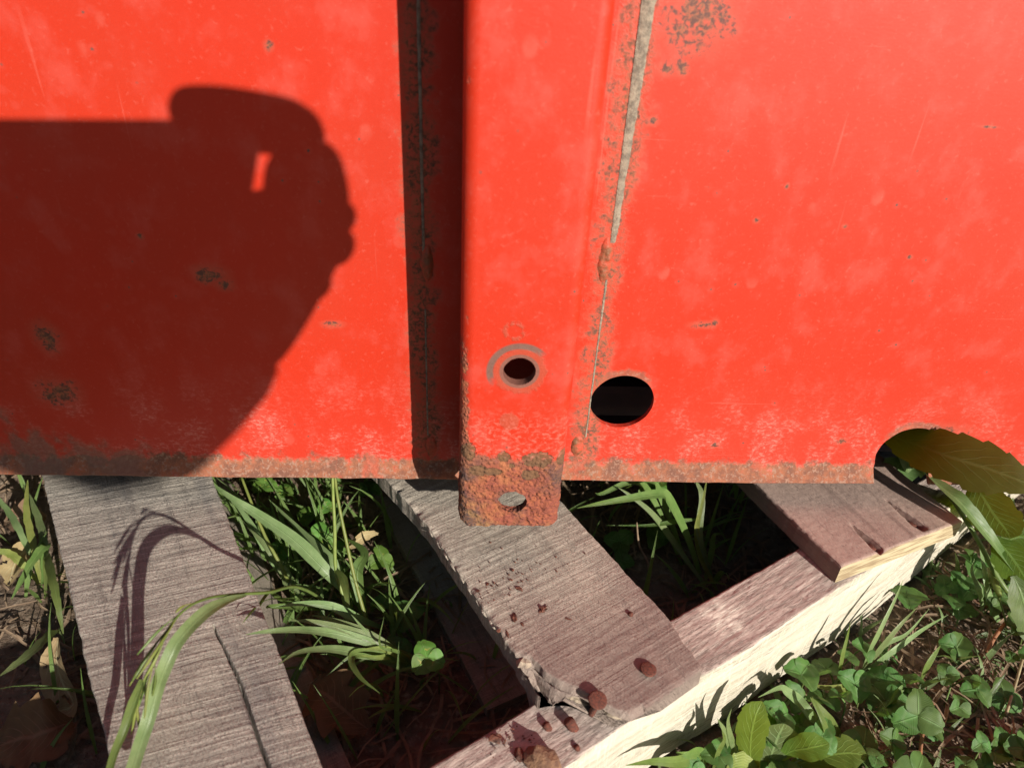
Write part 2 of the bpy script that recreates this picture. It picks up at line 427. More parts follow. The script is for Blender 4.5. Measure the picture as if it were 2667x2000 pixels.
me.polygons.foreach_set('use_smooth', [True] * len(me.polygons))
try: me.set_sharp_from_angle(angle=math.radians(50))
except Exception: pass
link('channel', me, M_CHAN, housing, keep=True)
# thin flange strips of the channel lying on the plate, each side
for a, b in ((FL, XL - .0002), (XR + .0002, FR)):
    v = []; f = []
    zz = np.linspace(.0155, .60, 90)
    for z in zz:
        j = .00035 * nz((a, z, 0), 90)
        for (X, Y) in ((a + j, -.0003), (a + j, -.0011), (b, -.0011), (b, -.0003)): v.append((X, Y, z))
    for i in range(len(zz) - 1):
        for j in range(4): f.append((i * 4 + j, i * 4 + (j + 1) % 4, i * 4 + 4 + (j + 1) % 4, i * 4 + 4 + j))
    f += [(0, 1, 2, 3), tuple(len(zz) * 4 - 4 + j for j in (3, 2, 1, 0))]
    obj('channel_flange', v, f, M_PLATE, housing, False)
# seam sealant, wider towards the top
ZW0, ZW1 = atY(1575, 725)[2], atY(1590, 630)[2]
def bead(x0, side, za, zb, wfun):
    v = []; f = []; zz = np.arange(za, zb, .0011)
    for z in zz:
        wd = wfun(z) * (1 + .10 * nz((x0, z, 0), 300) + .12 * nz((x0, z, 0), 60)); hh = .0007 + wd * .10
        for q in range(7):
            t = q / 6; v.append((x0 + side * t * wd, -.0006 - hh * math.sin(math.pi * (.14 + .84 * t)) ** .35 + .00030 * nz((t * 9, z, side), 500), z))
    for i in range(len(zz) - 1):
        for q in range(6): f.append((i * 7 + q, i * 7 + q + 1, i * 7 + q + 8, i * 7 + q + 7))
    return obj('seam_sealant', v, f, M_SEAL, housing)
wr = lambda z: .0010 + .0052 * max(0, (z - .10) / .17) ** 1.0
bead(FR, 1, ZW1, .58, lambda z: min(wr(z), .0075)); bead(FR, 1, .035, ZW0, lambda z: .0009 + .004 * max(0, z - .06))
bead(FL, -1, ZW1 - .01, .58, lambda z: .0013 + .002 * max(0, z - .1)); bead(FL, -1, .035, ZW0 - .02, lambda z: .0009)
def weld(x, z0, z1, wd):
    v = []; f = []; n = 34; zz = np.linspace(z0, z1, n)
    for i, z in enumerate(zz):
        e = math.sin(math.pi * i / (n - 1)) ** .5
        for q in range(9):
            t = q / 8 * 2 - 1
            rip = .05 * math.sin(z * 1900 + t * 1.4)
            v.append((x + t * wd * e * (1 + .25 * nz((x, z * 200, t))), -.0009 - .0017 * e * max(0, 1 - t * t) ** .7 * (1 + rip + .55 * nz((x * 9, z * 300, t * 1.5))), z))
    for i in range(n - 1):
        for q in range(8): f.append((i * 9 + q, i * 9 + q + 1, i * 9 + q + 10, i * 9 + q + 9))
    obj('weld_bead', v, f, M_WELD, housing)
weld(FR - .0015, ZW0 - .002, ZW1 + .003, .0036); weld(FL + .001, ZW0 - .004, ZW1 - .004, .0034)
weld(FR - .004, .020, .036, .0042); weld(FL + .0015, .018, .034, .0036)

# ------------------------------------------------------------------ wood
def wood(name, c1, c2, c3, saw=1.0, sawang=0.0, sawsc=420, side=None, end=None, grain=1.0, stain=None, scar=None, bump=.0006, sidey=1, rough=.85, crackle=0):
    g = G(name); p = g.P(); x, y, z = g.xyz(p)[:3]; N = g.tc.outputs['Normal']; nx, ny, nzv = g.xyz(N)[:3]
    gr = g.noise(g.mp(p, (11, 190, 190)), 1, 5, .68, .5)
    lv = g.mp(p, (1, 1, 1), (0, 0, sawang))
    sx = g.noise(g.mp(lv, (sawsc, 14, 14)), 1, 3, .6, .25)
    fz = g.noise(g.mp(p, (420, 1100, 1100)), 1, 3, .7)
    big = g.noise(g.mp(p, (8, 26, 26)), 1, 4, .6)
    lite = tuple(min(.8, q * 1.45 + .03) for q in c1); dk = tuple(q * .55 for q in c3)
    c = g.mix(g.ss(big, .32, .68), c1, c2)
    c = g.mix(g.mul(g.ss(gr, .48, .70), .65 * grain), c, c3)
    line = g.mul(g.ss(g.math('ABSOLUTE', g.sub(sx, .56)), .040, .008), g.ss(fz, .34, .56))
    c = g.mix(g.mul(line, .62 * saw), c, lite)
    c = g.mix(g.mul(g.ss(sx, .44, .30), .38 * saw), c, c3)
    c = g.mix(g.mul(g.ss(fz, .58, .72), .42), c, lite)
    c = g.mix(g.mul(g.ss(fz, .44, .28), .60), c, dk)
    ckh = None
    if crackle:
        ck = g.noise(g.mp(p, (16, 380, 380)), 1, 4, .7, .5)
        ckh = g.ss(g.math('ABSOLUTE', g.sub(ck, .47)), .0, .030)
        c = g.mix(g.mul(g.sub(1., ckh), .55), c, dk)
    if stain:
        c = stain(g, c, x, y, z, big, gr)
    if scar is not None:      # a pale bruise with radiating scratches
        q = g.xyz(g.n('ShaderNodeNewGeometry').outputs['Position']); ex = g.sub(q[0], float(scar[0])); ey = g.sub(q[1], float(scar[1]))
        dd = g.math('SQRT', g.add(g.mul(ex, ex), g.mul(ey, ey))); an = g.math('ARCTAN2', ey, ex)
        rays = g.math('ABSOLUTE', g.math('SINE', g.add(g.mul(an, 2.5), g.mul(fz, 1.2))))
        sm_ = g.ss(g.add(g.mul(dd, 60.), g.add(g.mul(g.sub(rays, .5), -.55), g.mul(g.sub(fz, .5), 1.6))), .75, .25)
        c = g.mix(g.mul(sm_, .8), c, (.66, .60, .50))
    hgt = g.add(g.add(g.mul(gr, 1.0 * grain), g.mul(sx, .9 * saw)), g.mul(fz, .75))
    if ckh is not None: hgt = g.add(hgt, g.mul(ckh, crackle))
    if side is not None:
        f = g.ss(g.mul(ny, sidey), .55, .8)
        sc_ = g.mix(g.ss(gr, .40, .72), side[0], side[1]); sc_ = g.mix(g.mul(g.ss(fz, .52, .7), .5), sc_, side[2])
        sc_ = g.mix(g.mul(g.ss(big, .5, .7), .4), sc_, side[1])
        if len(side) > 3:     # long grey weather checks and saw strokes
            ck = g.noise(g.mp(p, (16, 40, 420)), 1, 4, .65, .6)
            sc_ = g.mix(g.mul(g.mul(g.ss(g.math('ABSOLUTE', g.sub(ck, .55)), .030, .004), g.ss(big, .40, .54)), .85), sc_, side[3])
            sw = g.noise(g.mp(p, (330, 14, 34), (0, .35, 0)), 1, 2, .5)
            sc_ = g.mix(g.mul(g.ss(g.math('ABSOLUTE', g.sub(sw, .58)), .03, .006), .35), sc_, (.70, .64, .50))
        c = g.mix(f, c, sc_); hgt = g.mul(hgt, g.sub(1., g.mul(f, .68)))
    if end is not None:
        f = g.ss(nx, .5, .75)
        rings = g.noise(g.mp(p, (60, 60, 800), (.25, 0, 0)), 1, 3, .5)
        ec = g.mix(g.ss(rings, .4, .65), end[0], end[1]); c = g.mix(f, c, ec)
    return g.fin(c, rough, g.bump(hgt, bump, .9), .25)
def stain_left(g, c, x, y, z, big, gr):
    return g.mix(g.mul(g.ss(g.noise(g.mp(g.P(), (6, 34, 34)), 1, 4, .6), .5, .66), .5), c, (.145, .135, .130))
def stain_mid(g, c, x, y, z, big, gr):
    f = g.ss(g.add(x, g.mul(g.sub(big, .5), .06)), .115, .165)
    return g.mix(g.mul(f, .55), c, (.185, .118, .104))
M_BL = wood('weathered_board_sawn', (.330, .292, .240), (.250, .220, .186), (.125, .108, .094), 1.15, .20, 300, stain=stain_left, bump=.0010)
M_BC = wood('weathered_board_brown', (.360, .315, .252), (.295, .252, .205), (.165, .137, .112), 1.0, -.05, 260, stain=stain_mid, bump=.0009)
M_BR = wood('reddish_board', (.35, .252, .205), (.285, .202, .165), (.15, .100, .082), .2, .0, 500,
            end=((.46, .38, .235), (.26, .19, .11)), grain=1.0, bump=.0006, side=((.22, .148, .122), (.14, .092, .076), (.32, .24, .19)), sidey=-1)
M_ST = wood('stringer_wood', (.44, .358, .305), (.37, .296, .252), (.215, .165, .140), .2, .0, 300, grain=1.0, bump=.0006,
            side=((.50, .455, .365), (.36, .315, .235), (.62, .58, .49), (.13, .12, .10)), crackle=.5, scar=atZ(1885, 1603, ZS))
M_BB = wood('bottom_board_wood', (.28, .235, .182), (.21, .175, .138), (.11, .09, .072), .4, .0, 300, bump=.0006)

pallet = empty('wooden_pallet', (0, 0, ZG))
tag(pallet, 'weathered wooden pallet lying in the grass under the red housing', 'pallet')
def board(name, mat, Lp, Rp, zt, t, u0, u1, fine, height=None, endfn=None, step=.0012, nv=64, seed=0, wob=.0005, edge_r=.0009, parent=None, flip=False):
    Lp = np.array(Lp)[:, :2]; Rp = np.array(Rp)[:, :2]
    d = unit((Lp[-1] - Lp[0]) + (Rp[-1] - Rp[0])); s = np.array([-d[1], d[0]]); O = Lp[0]
    loc = lambda A: np.array([[(p - O) @ d, (p - O) @ s] for p in A])
    a, b = loc(Lp), loc(Rp)
    def ip(tab, u):
        if u <= tab[0, 0]: i = 0
        elif u >= tab[-1, 0]: i = len(tab) - 2
        else: i = max(0, np.searchsorted(tab[:, 0], u) - 1)
        q = (u - tab[i, 0]) / (tab[i + 1, 0] - tab[i, 0]); return tab[i, 1] * (1 - q) + tab[i + 1, 1] * q
    us = []
    if u0 < fine[0]: us += list(np.arange(u0, fine[0] - .004, .012))
    us += list(np.arange(fine[0], fine[1], step))
    if u1 > fine[1] + .004: us += list(np.arange(fine[1] + .006, u1, .012))
    us.append(u1)
    vs = np.linspace(0, 1, nv + 1); v = []; f = []
    for u in us:
        yl = ip(a, u) + wob * nz((u * 130, seed, 0)) + wob * 1.2 * nz((u * 28, seed + 5, 0)); yr = ip(b, u) + wob * nz((u * 130, seed + 9, 0)) + wob * 1.2 * nz((u * 28, seed + 3, 0))
        ring = []
        for q in vs:
            y = yl + (yr - yl) * q; uu = u
            if endfn:
                wgt = max(0, 1 - (u1 - u) / .035); uu = u + wgt * wgt * (endfn(q) - u1)
            e = min(y - yl, yr - y, (u1 - u) + .0002); dz = 0
            if e < edge_r: dz = -(edge_r - e) ** 2 / edge_r * .8
            dz += (height(uu, y, q) if height else 0) + .00012 * nz((uu * 300, y * 300, seed))
            ring.append((uu, y, dz))
        ur = ring[-1][0]; ul = ring[0][0]
        for k in (1, 2, 3):
            ring.append((ur, yr + .0004 * nz((u * 90, k, seed)), -t * k / 3.4))
        for q in (1, .66, .33, 0):
            ring.append((ring[int(round(q * nv))][0], yl + (yr - yl) * q, -t))
        for k in (3, 2, 1):
            ring.append((ul, yl + .0004 * nz((u * 90, k, seed + 4)), -t * k / 3.4))
        v.append(ring)
    k = len(v[0]); V = [p for r in v for p in r]
    for i in range(len(us) - 1):
        for j in range(k): f.append((i * k + j, (i + 1) * k + j, (i + 1) * k + (j + 1) % k, i * k + (j + 1) % k))
    f.append(tuple(range(k))); f.append(tuple((len(us) - 1) * k + j for j in range(k))[::-1])
    me = mesh(name, V, f)
    bm = bmesh.new(); bm.from_mesh(me); bmesh.ops.recalc_face_normals(bm, faces=bm.faces); bm.to_mesh(me); bm.free()
    try: me.set_sharp_from_angle(angle=math.radians(40))
    except Exception: pass
    o = link(name, me, mat)
    o.location = (O[0], O[1], zt); o.rotation_euler = (0, 0, math.atan2(d[1], d[0]))
    o.parent = parent or pallet; o.matrix_parent_inverse = parent_world(o.parent).inverted()
    frame = dict(O=O, d=d, s=s, a=a, b=b, o=o)
    return frame
def uv_of(fr, p):
    q = np.array(p)[:2] - fr['O']; return q @ fr['d'], q @ fr['s']
Zp = lambda x, y, z=ZB: atZ(x, y, z)

# left board with a long open crack
LL = [Zp(110, 1240), Zp(290, 2000)]; LR = [Zp(555, 1250), Zp(840, 2000)]
crackpx = [(560, 1640), (585, 1690), (618, 1760), (650, 1850), (672, 1925), (700, 1995), (730, 2100)]
_O = LL[0][:2]; _d = unit((LL[1] - LL[0])[:2] + (LR[1] - LR[0])[:2]); _s = np.array([-_d[1], _d[0]])
cr = np.array([[(Zp(*q)[:2] - _O) @ _d, (Zp(*q)[:2] - _O) @ _s] for q in crackpx])
def h_left(u, y, q):
    dz = .0003 * nz((u * 40, y * 60, 2)) - .0009 * max(0, q - .9) * 6 * max(0, nz((u * 30, 8, 0)))
    if u > cr[0, 0] - .004:
        yc = np.interp(u, cr[:, 0], cr[:, 1]) + .0006 * nz((u * 160, 4, 4))
        wd = min(.0008, .0003 + (u - cr[0, 0] + .004) * .012) * (.6 + .5 * abs(nz((u * 60, 2, 9))))
        dz -= .0075 * math.exp(-((y - yc) / wd) ** 2 * .9) + .0004 * math.exp(-((y - yc) / .004) ** 2)
    return dz
LB = board('deck_board', M_BL, LL, LR, ZB, TB, -.32, .30, (-.01, .20), h_left, seed=1, step=.0010, nv=200)
_s_gap = np.array([*(_s * .006), 0])
_sv = np.array([*(_s * .103), 0])
board('deck_board', M_BL, [p - _sv for p in LL], [p - _s_gap for p in LL], ZB, TB, .262, .42, (.262, .264), None, seed=8, step=.01, nv=12)  # unseen board stub, added to keep sun off the ground at lower left
# middle board, splintered at its near left corner
CL = [Zp(1008, 1250), Zp(1110, 1362), Zp(1348, 1713)]; CR = [Zp(1485, 1330), Zp(1740, 1610), Zp(1831, 1740)]
CEND = uv_of(dict(O=CL[0][:2], d=unit((CL[-1] - CL[0])[:2] + (CR[-1] - CR[0])[:2]), s=None) if False else dict(O=CL[0][:2], d=unit((CL[-1] - CL[0])[:2] + (CR[-1] - CR[0])[:2]), s=np.array([-unit((CL[-1] - CL[0])[:2] + (CR[-1] - CR[0])[:2])[1], unit((CL[-1] - CL[0])[:2] + (CR[-1] - CR[0])[:2])[0]])), Zp(1831, 1740))[0]
def mid_u(px): 
    d = unit((CL[-1] - CL[0])[:2] + (CR[-1] - CR[0])[:2]); s = np.array([-d[1], d[0]]); q = Zp(*px)[:2] - CL[0][:2]
    return q @ d, q @ s
_e = [mid_u(p) for p in [(1350, 1715), (1390, 1722), (1425, 1760), (1462, 1785), (1520, 1805), (1600, 1850), (1648, 1868), (1740, 1805), (1831, 1740)]]
_y0, _y1 = _e[0][1], _e[-1][1]
def end_mid(q):
    y = _y0 + (_y1 - _y0) * q
    ys = [p[1] for p in _e]; o_ = np.argsort(ys)
    return float(np.interp(y, np.array(ys)[o_], np.array([p[0] for p in _e])[o_])) + .0007 * nz((q * 30, 3, 1), 1, 3)
hollow = mid_u((1700, 1690))
flakes_d = []
def h_mid(u, y, q):
    dz = .00035 * nz((u * 35, y * 70, 6))
    dz -= .0011 * math.exp(-((y - (_y1 - .013)) / .004) ** 2) * (1 if u > -.02 else 1) * .6
    # crumbling left arris
    e = q * (_y1 - _y0)
    k = max(0, 1 - e / .0045) * max(0, nz((u * 75, 5, 5), 1, 3) + .15); dz -= .0035 * k
    # bevelled break at the near left corner
    br = end_mid(q) - u
    if q < .5 and br < .0032: dz -= max(0, (.0032 - br)) * 1.1 * (1 - q * .6) * (1 + .4 * nz((u * 300, y * 300, 0)))
    return dz
CB = board('deck_board', M_BC, CL, CR, ZB, TB, -.34, CEND, (-.02, CEND), h_mid, end_mid, seed=2, step=.0011, nv=110, wob=.0007)
# right board with two gouges where nails have sunk
TL = [Zp(1965, 1258), Zp(2191, 1477)]; TR = [Zp(2343, 1223), Zp(2470, 1325)]
_d3 = unit((TL[-1] - TL[0])[:2] + (TR[-1] - TR[0])[:2]); _s3 = np.array([-_d3[1], _d3[0]])
def t_u(px): q = Zp(*px)[:2] - TL[0][:2]; return q @ _d3, q @ _s3
TEND = t_u((2191, 1477))[0]
goug = [(t_u((2225, 1372)), t_u((2282, 1422))), (t_u((2320, 1310)), t_u((2388, 1362)))]
def h_right(u, y, q):
    dz = .0003 * nz((u * 40, y * 90, 12)) - .0003 * abs(nz((u * 6, y * 140, 3)))
    for (a, b) in goug:
        L = b[0] - a[0]; t = (u - a[0]) / L
        if -.3 < t < 1.35:
            yc = a[1] + (b[1] - a[1]) * t; wd = .0021 * (.35 + .8 * min(1, max(0, t))) * (1 + .2 * nz((u * 200, y * 200, 1)))
            dep = .0062 * max(0, min(1, (t + .3) / .9)) * max(0, min(1, (1.35 - t) / .25))
            dz -= dep * math.exp(-((y - yc) / wd) ** 2) * (1 + .15 * nz((u * 300, y * 300, 7)))
    return dz
TBd = board('deck_board', M_BR, TL, TR, ZB, TB, -.33, TEND, (-.01, TEND), h_right, seed=3, step=.0009, nv=110, edge_r=.0016)
# more boards further along, out of the picture, and the two stringers
sIn = [atZ(*p, ZS) for p in [(2082, 1425), (1740, 1616), (1446, 1798), (1112, 1998)]]
sOut = [atZ(*p, ZG0) for p in [(2667, 1281), (2512, 1392), (2380, 1502), (2260, 1604)]] + [atZ(*p, ZS) for p in [(2081, 1598), (1954, 1687), (1850, 1746), (1649, 1870), (1504, 1976)]]
ds = unit((sOut[-1] - sOut[0])[:2])
SB = board('stringer', M_ST, [p for p in sIn], [p for p in sOut], ZS - .0001, ZS - ZG0, -.42, .52, (-.17, .30), lambda u, y, q: -.0003 - .0006 * abs(nz((u * 24, y * 160, 4))) - .0004 * max(0, nz((u * 160, y * 300, 8))), seed=5, step=.0013, nv=60, edge_r=.0012, wob=.0004)
sn = np.array([-ds[1], ds[0]])   # outwards
back = -sn * .50
board('stringer', M_ST, [p + np.array([*back, 0]) for p in sIn], [p + np.array([*back, 0]) for p in sOut], ZS - .0001, ZS - ZG0, -.42, .52, (-.4, -.39), seed=6, step=.012, nv=8)
# bottom boards resting in the soil
def bottom(px, z, wd, seed, u0=-.3, u1=.3):
    P = [atZ(*p, z) for p in px]; d = unit((P[-1] - P[0])[:2]); s = np.array([-d[1], d[0]])
    A = [p[:2] for p in P]; Bq = [p[:2] + s * wd for p in P]
    if wd < 0: A, Bq = Bq, A
    return board('bottom_board', M_BB, A, Bq, z, .014, u0, u1, (-.02, .16), lambda u, y, q: -.0004 * abs(nz((u * 30, y * 90, seed))), seed=seed, step=.002, nv=40)
bottom([(630, 1326), (707, 1514), (802, 1726), (875, 1903)], ZG0, -.082, 21)
bottom([(975, 1290), (1166, 1648), (1231, 1769), (1284, 1877)], ZG0, .085, 22, -.3, .2)

def nail(p, lean=(0, 0), r=.0042, hz=.0012, shaft=.006, parent=None, headless=False, rs=.0017):
    bm = bmesh.new(); n = 20; rings = []
    prof = [(rs, -shaft), (rs, -.0006)] if headless else [(rs, -shaft), (rs, -.0004), (r * .92, -.0002), (r, .0003), (r * .97, hz * .8), (r * .86, hz)]
    ax = unit(np.array([lean[0], lean[1], 1.])); e1 = unit(np.cross(ax, [0, 1, .1])); e2 = np.cross(ax, e1); v = []; f = []
    for (rr, hh) in prof:
        for k in range(n):
            a = 2 * math.pi * k / n; q = rr * (1 + .05 * nz((math.cos(a), math.sin(a), p[0] * 90)))
            v.append(np.array(p) + ax * (hh + .00012 * nz((math.cos(a) * 3, math.sin(a) * 3, p[1] * 70))) + q * (e1 * math.cos(a) + e2 * math.sin(a)))
    m = len(prof)
    for i in range(m - 1):
        for k in range(n): f.append((i * n + k, i * n + (k + 1) % n, (i + 1) * n + (k + 1) % n, (i + 1) * n + k))
    c = len(v); v.append(np.array(p) + ax * (prof[-1][1] - (.0001 if not headless else -.0003)))
    for k in range(n): f.append(((m - 1) * n + k, (m - 1) * n + (k + 1) % n, c))
    o = obj('nail', v, f, M_RUST, parent)
    return o
nail(atZ(1688, 1744, ZB + .0009), (.08, .05), .0043, .0011, .006, CB['o'])
nail(atZ(1556, 1823, ZB + .0018), (.06, -.16), .0047, .0010, .0155, CB['o'])
nail(atZ(1480, 1873, ZS + .0040), (-.55, .30), .0032, .001, .008, SB['o'], True, .0026)
nail(atZ(1420, 1882, ZS + .0025), (-.5, .3), .002, .001, .007, SB['o'], True, .0018)
nail(atZ(1500, 1940, ZS + .0015), (-.4, .3), .002, .001, .006, SB['o'], True, .0014)
nail(atZ(1641, 1594, ZB + .0011), (-.3, .2), .002, .001, .004, CB['o'], True, .0013)
for (a, b) in goug:
    p = TL[0][:2] + _d3 * (b[0] - .002) + _s3 * b[1]
    nail((p[0], p[1], ZB - .0038), (.1, .1), .0026, .001, .006, TBd['o'])
# splinters at the broken corner and along the middle board's crumbling edge
def splinter(px, mat, parent, wd=.0016, z0=ZB - .003, seed=0, n=10, lift=.001):
    P = [atZ(*q, z0 + lift * math.sin(3.1 * i / (len(px) - 1))) for i, q in enumerate(px)]
    pts = catmull(P, n); v = []; f = []
    for i, p in enumerate(pts):
        t = i / n; tg = unit(pts[min(n, i + 1)] - pts[max(0, i - 1)]); s = unit(np.cross(tg, [0, 0, 1])); ww = wd * (.25 + math.sin(math.pi * min(1, t * .9 + .08))) * (1 + .6 * nz((t * 14, seed, 0)))
        for k in range(6):
            a = k * math.pi / 3; v.append(p + s * ww * math.cos(a) + np.array([0, 0, 1]) * (ww * .5 * math.sin(a) + .0004 * nz((t * 30, k, seed))))
    for i in range(n):
        for k in range(6): f.append((i * 6 + k, i * 6 + (k + 1) % 6, i * 6 + 6 + (k + 1) % 6, i * 6 + 6 + k))
    f.append((5, 4, 3, 2, 1, 0)); f.append(tuple(n * 6 + k for k in range(6)))
    return obj('splinter', v, f, mat, parent, False)
M_SPL = simple('bare_splinter_wood', (.36, .29, .21), (.20, .155, .12), 260, .9, .0006)
splinter([(1440, 1775), (1455, 1795), (1490, 1802), (1545, 1830)], M_SPL, CB['o'], .0026, ZS + .003, 1, 18)
splinter([(1452, 1800), (1490, 1812), (1530, 1836)], M_SPL, CB['o'], .0018, ZS + .0016, 2, 12)
splinter([(1572, 1842), (1600, 1852), (1645, 1868)], M_SPL, CB['o'], .0030, ZS + .003, 3, 14)
splinter([(1348, 1712), (1365, 1722), (1392, 1724)], M_SPL, CB['o'], .0030, ZB - .004, 4, 10)
random.seed(4)
for i in range(9):
    yy = 1380 + i * 30; xx = np.interp(yy, [1250, 1362, 1713], [1008, 1110, 1348])
    splinter([(xx - random.uniform(2, 14), yy - 22), (xx - random.uniform(0, 6), yy), (xx + 4, yy + 18)], M_BC, CB['o'], .0009, ZB - .003, i + 10, 7)

# ------------------------------------------------------------------ ground
def hground(x, y):
    return ZG + .004 * nz((x * 14, y * 14, 1)) + .0022 * nz((x * 60, y * 60, 2))
g = G('soil'); p = g.P(); n1 = g.noise(p, 24, 8, .65); n2 = g.noise(p, 160, 6, .65)
c = g.mix(g.ss(n1, .3, .7), (.10, .068, .047), (.25, .185, .13)); c = g.mix(g.ss(n2, .5, .72), c, (.33, .26, .19))
c = g.mix(g.ss(n2, .42, .3), c, (.035, .024, .018))
M_SOIL = g.fin(c, .95, g.bump(g.add(n1, n2), .004, .9), .15)
v = []; f = []
gx = np.concatenate([-np.geomspace(60, .55, 14), np.linspace(-.5, .6, 150), np.geomspace(.65, 60, 14)])
gy = np.concatenate([-np.geomspace(60, .42, 14), np.linspace(-.38, .35, 100), np.geomspace(.4, 60, 14)])
for X in gx:
    for Y in gy: v.append((X, Y, hground(X, Y) if abs(X) < .7 and abs(Y) < .6 else ZG - .001))
k = len(gy)
for i in range(len(gx) - 1):
    for j in range(k - 1): f.append((i * k + j, (i + 1) * k + j, (i + 1) * k + j + 1, i * k + j + 1))
o = obj('ground', v, f, M_SOIL); o['kind'] = 'structure'

# ------------------------------------------------------------------ plant materials
def leafmat(name, c1, c2, tcol, tr=.35, rough=.42, veins=0, spec=.4, dry=None, spots=None):
    g = G(name); uv = g.tc.outputs['UV']; u, vv = g.xyz(uv)[:2]; p = g.P()
    n = g.noise(p, 120, 5, .6); r = g.rnd()
    c = g.mix(g.ss(n, .3, .7), c1, c2)
    hs = g.n('ShaderNodeHueSaturation'); g.put(hs.inputs['Color'], c); g.put(hs.inputs['Hue'], g.add(.475, g.mul(r, .045))); g.put(hs.inputs['Value'], g.add(.75, g.mul(r, .55)))
    c = hs.outputs[0]
    across = g.math('ABSOLUTE', g.sub(vv, .5))
    mid = g.ss(across, .045, .012)
    hgt = g.mul(mid, .8); t = tcol
    if veins == 1:      # pinnate
        w_ = g.math('SINE', g.add(g.mul(u, 62.), g.mul(across, -34.)))
        vn = g.mul(g.ss(w_, .86, .99), g.ss(across, .5, .1))
        c = g.mix(g.mul(g.math('MAXIMUM', vn, mid), .45), c, tuple(min(.6, q * 2.2 + .03) for q in c1)); hgt = g.math('MAXIMUM', hgt, vn)
    elif veins == 2:    # grass: parallel
        w_ = g.math('SINE', g.mul(vv, 75.)); hgt = g.add(g.mul(w_, .25), mid)
        c = g.mix(g.mul(mid, .35), c, tuple(min(.6, q * 1.6 + .02) for q in c2))
    elif veins == 3:    # clover leaflet: midrib, fine side veins
        w_ = g.math('SINE', g.add(g.mul(u, 90.), g.mul(across, -60.))); hgt = g.add(mid, g.mul(w_, .12))
        c = g.mix(g.mul(g.ss(across, .02, .006), .55), c, tuple(min(.6, q * 1.9 + .03) for q in c1))
        ch = g.math('ABSOLUTE', g.sub(g.add(u, g.mul(across, .9)), .62)); c = g.mix(g.mul(g.ss(ch, .10, .03), g.ss(r, .35, .7, 0., .28)), c, (.20, .26, .13))
    if dry is not None:
        tip = g.ss(g.add(u, g.mul(g.sub(n, .5), .4)), .86, 1.02); c = g.mix(tip, c, dry)
    if spots is not None:
        c = g.mix(g.ss(g.noise(p, 420, 3), .66, .72), c, spots)
    return g.fin(c, rough, g.bump(g.add(hgt, g.mul(n, .3)), .0004, .6), spec, tr, t if isinstance(t, tuple) is False else tuple(t))
M_GR = leafmat('grass_green', (.165, .235, .066), (.118, .188, .046), (.22, .32, .05), .38, .38, 2, .45)
M_GRB = leafmat('grass_bluegreen', (.205, .270, .115), (.150, .215, .080), (.22, .32, .07), .30, .36, 2, .5)
M_GRY = leafmat('grass_yellowish', (.27, .31, .085), (.18, .24, .055), (.32, .36, .07), .35, .45, 2, .4)
M_CL = leafmat('clover_green', (.100, .195, .050), (.066, .145, .034), (.17, .32, .03), .34, .5, 3, .3)
M_CLB = leafmat('clover_bright', (.12, .24, .045), (.09, .19, .03), (.16, .32, .03), .30, .5, 3, .3, spots=(.33, .32, .07))
M_WD = leafmat('weed_leaf', (.052, .066, .012), (.040, .050, .009), (.20, .185, .005), .56, .55, 1, .15)
M_WG = leafmat('weed_leaf_green', (.060, .110, .016), (.042, .085, .012), (.20, .32, .010), .50, .5, 1, .2)
M_WDP = leafmat('weed_leaf_pale', (.13, .19, .07), (.09, .15, .045), (.20, .28, .04), .35, .45, 1, .4)
M_DN = leafmat('dandelion_leaf', (.12, .19, .03), (.085, .15, .02), (.30, .36, .02), .42, .45, 1, .4)
M_ST_G = leafmat('green_stem', (.13, .19, .055), (.10, .15, .04), (.2, .25, .05), .15, .45, 0, .4)
M_DRY = leafmat('dead_leaf_tan', (.34, .24, .135), (.25, .165, .088), (.34, .20, .08), .25, .75, 1, .2)
M_DRYB = leafmat('dead_leaf_brown', (.16, .085, .045), (.11, .060, .033), (.20, .08, .03), .2, .7, 1, .2)
M_STRAW = leafmat('straw', (.36, .28, .165), (.22, .165, .10), (.3, .2, .1), .15, .75, 0, .2)
M_ROOT = simple('dry_root', (.20, .10, .055), (.13, .07, .042), 300, .85, .0003)
M_OCHRE = simple('reddish_twig', (.30, .12, .05), (.22, .10, .05), 200, .8, .0003)

blade_w = lambda wd, base=.35, pw=.8: (lambda t: wd * (base + (1 - base) * min(1, t * 3.2)) * max(0.02, 1 - max(0, t - .35) / .65) ** pw)

# ------------------------------------------------------------------ lawn stuff (grass and straw)
def over_wood(x, y, m=.004):
    for fr, u1 in ((LB, .30), (CB, CEND), (TBd, TEND), (SB, .52)):
        u, yy = uv_of(fr, (x, y))
        lo = np.interp(u, fr['a'][:, 0], fr['a'][:, 1]); hi = np.interp(u, fr['b'][:, 0], fr['b'][:, 1])
        if fr is SB: 
            if lo - m < yy < hi + m: return True
        elif lo - m < yy < hi + m and u < u1 + m: return True
    return False
def under(x, y):      # inside the stringer only: things that stand on the ground may pass under deck boards
    u, yy = uv_of(SB, (x, y)); lo = np.interp(u, SB['a'][:, 0], SB['a'][:, 1]); hi = np.interp(u, SB['b'][:, 0], SB['b'][:, 1])
    return lo - .003 < yy < hi + .003
def outside(x, y):    # on the lawn side of the near stringer: distance from its face
    u, yy = uv_of(SB, (x, y)); return yy - np.interp(u, SB['b'][:, 0], SB['b'][:, 1])
rg = random.Random(11)
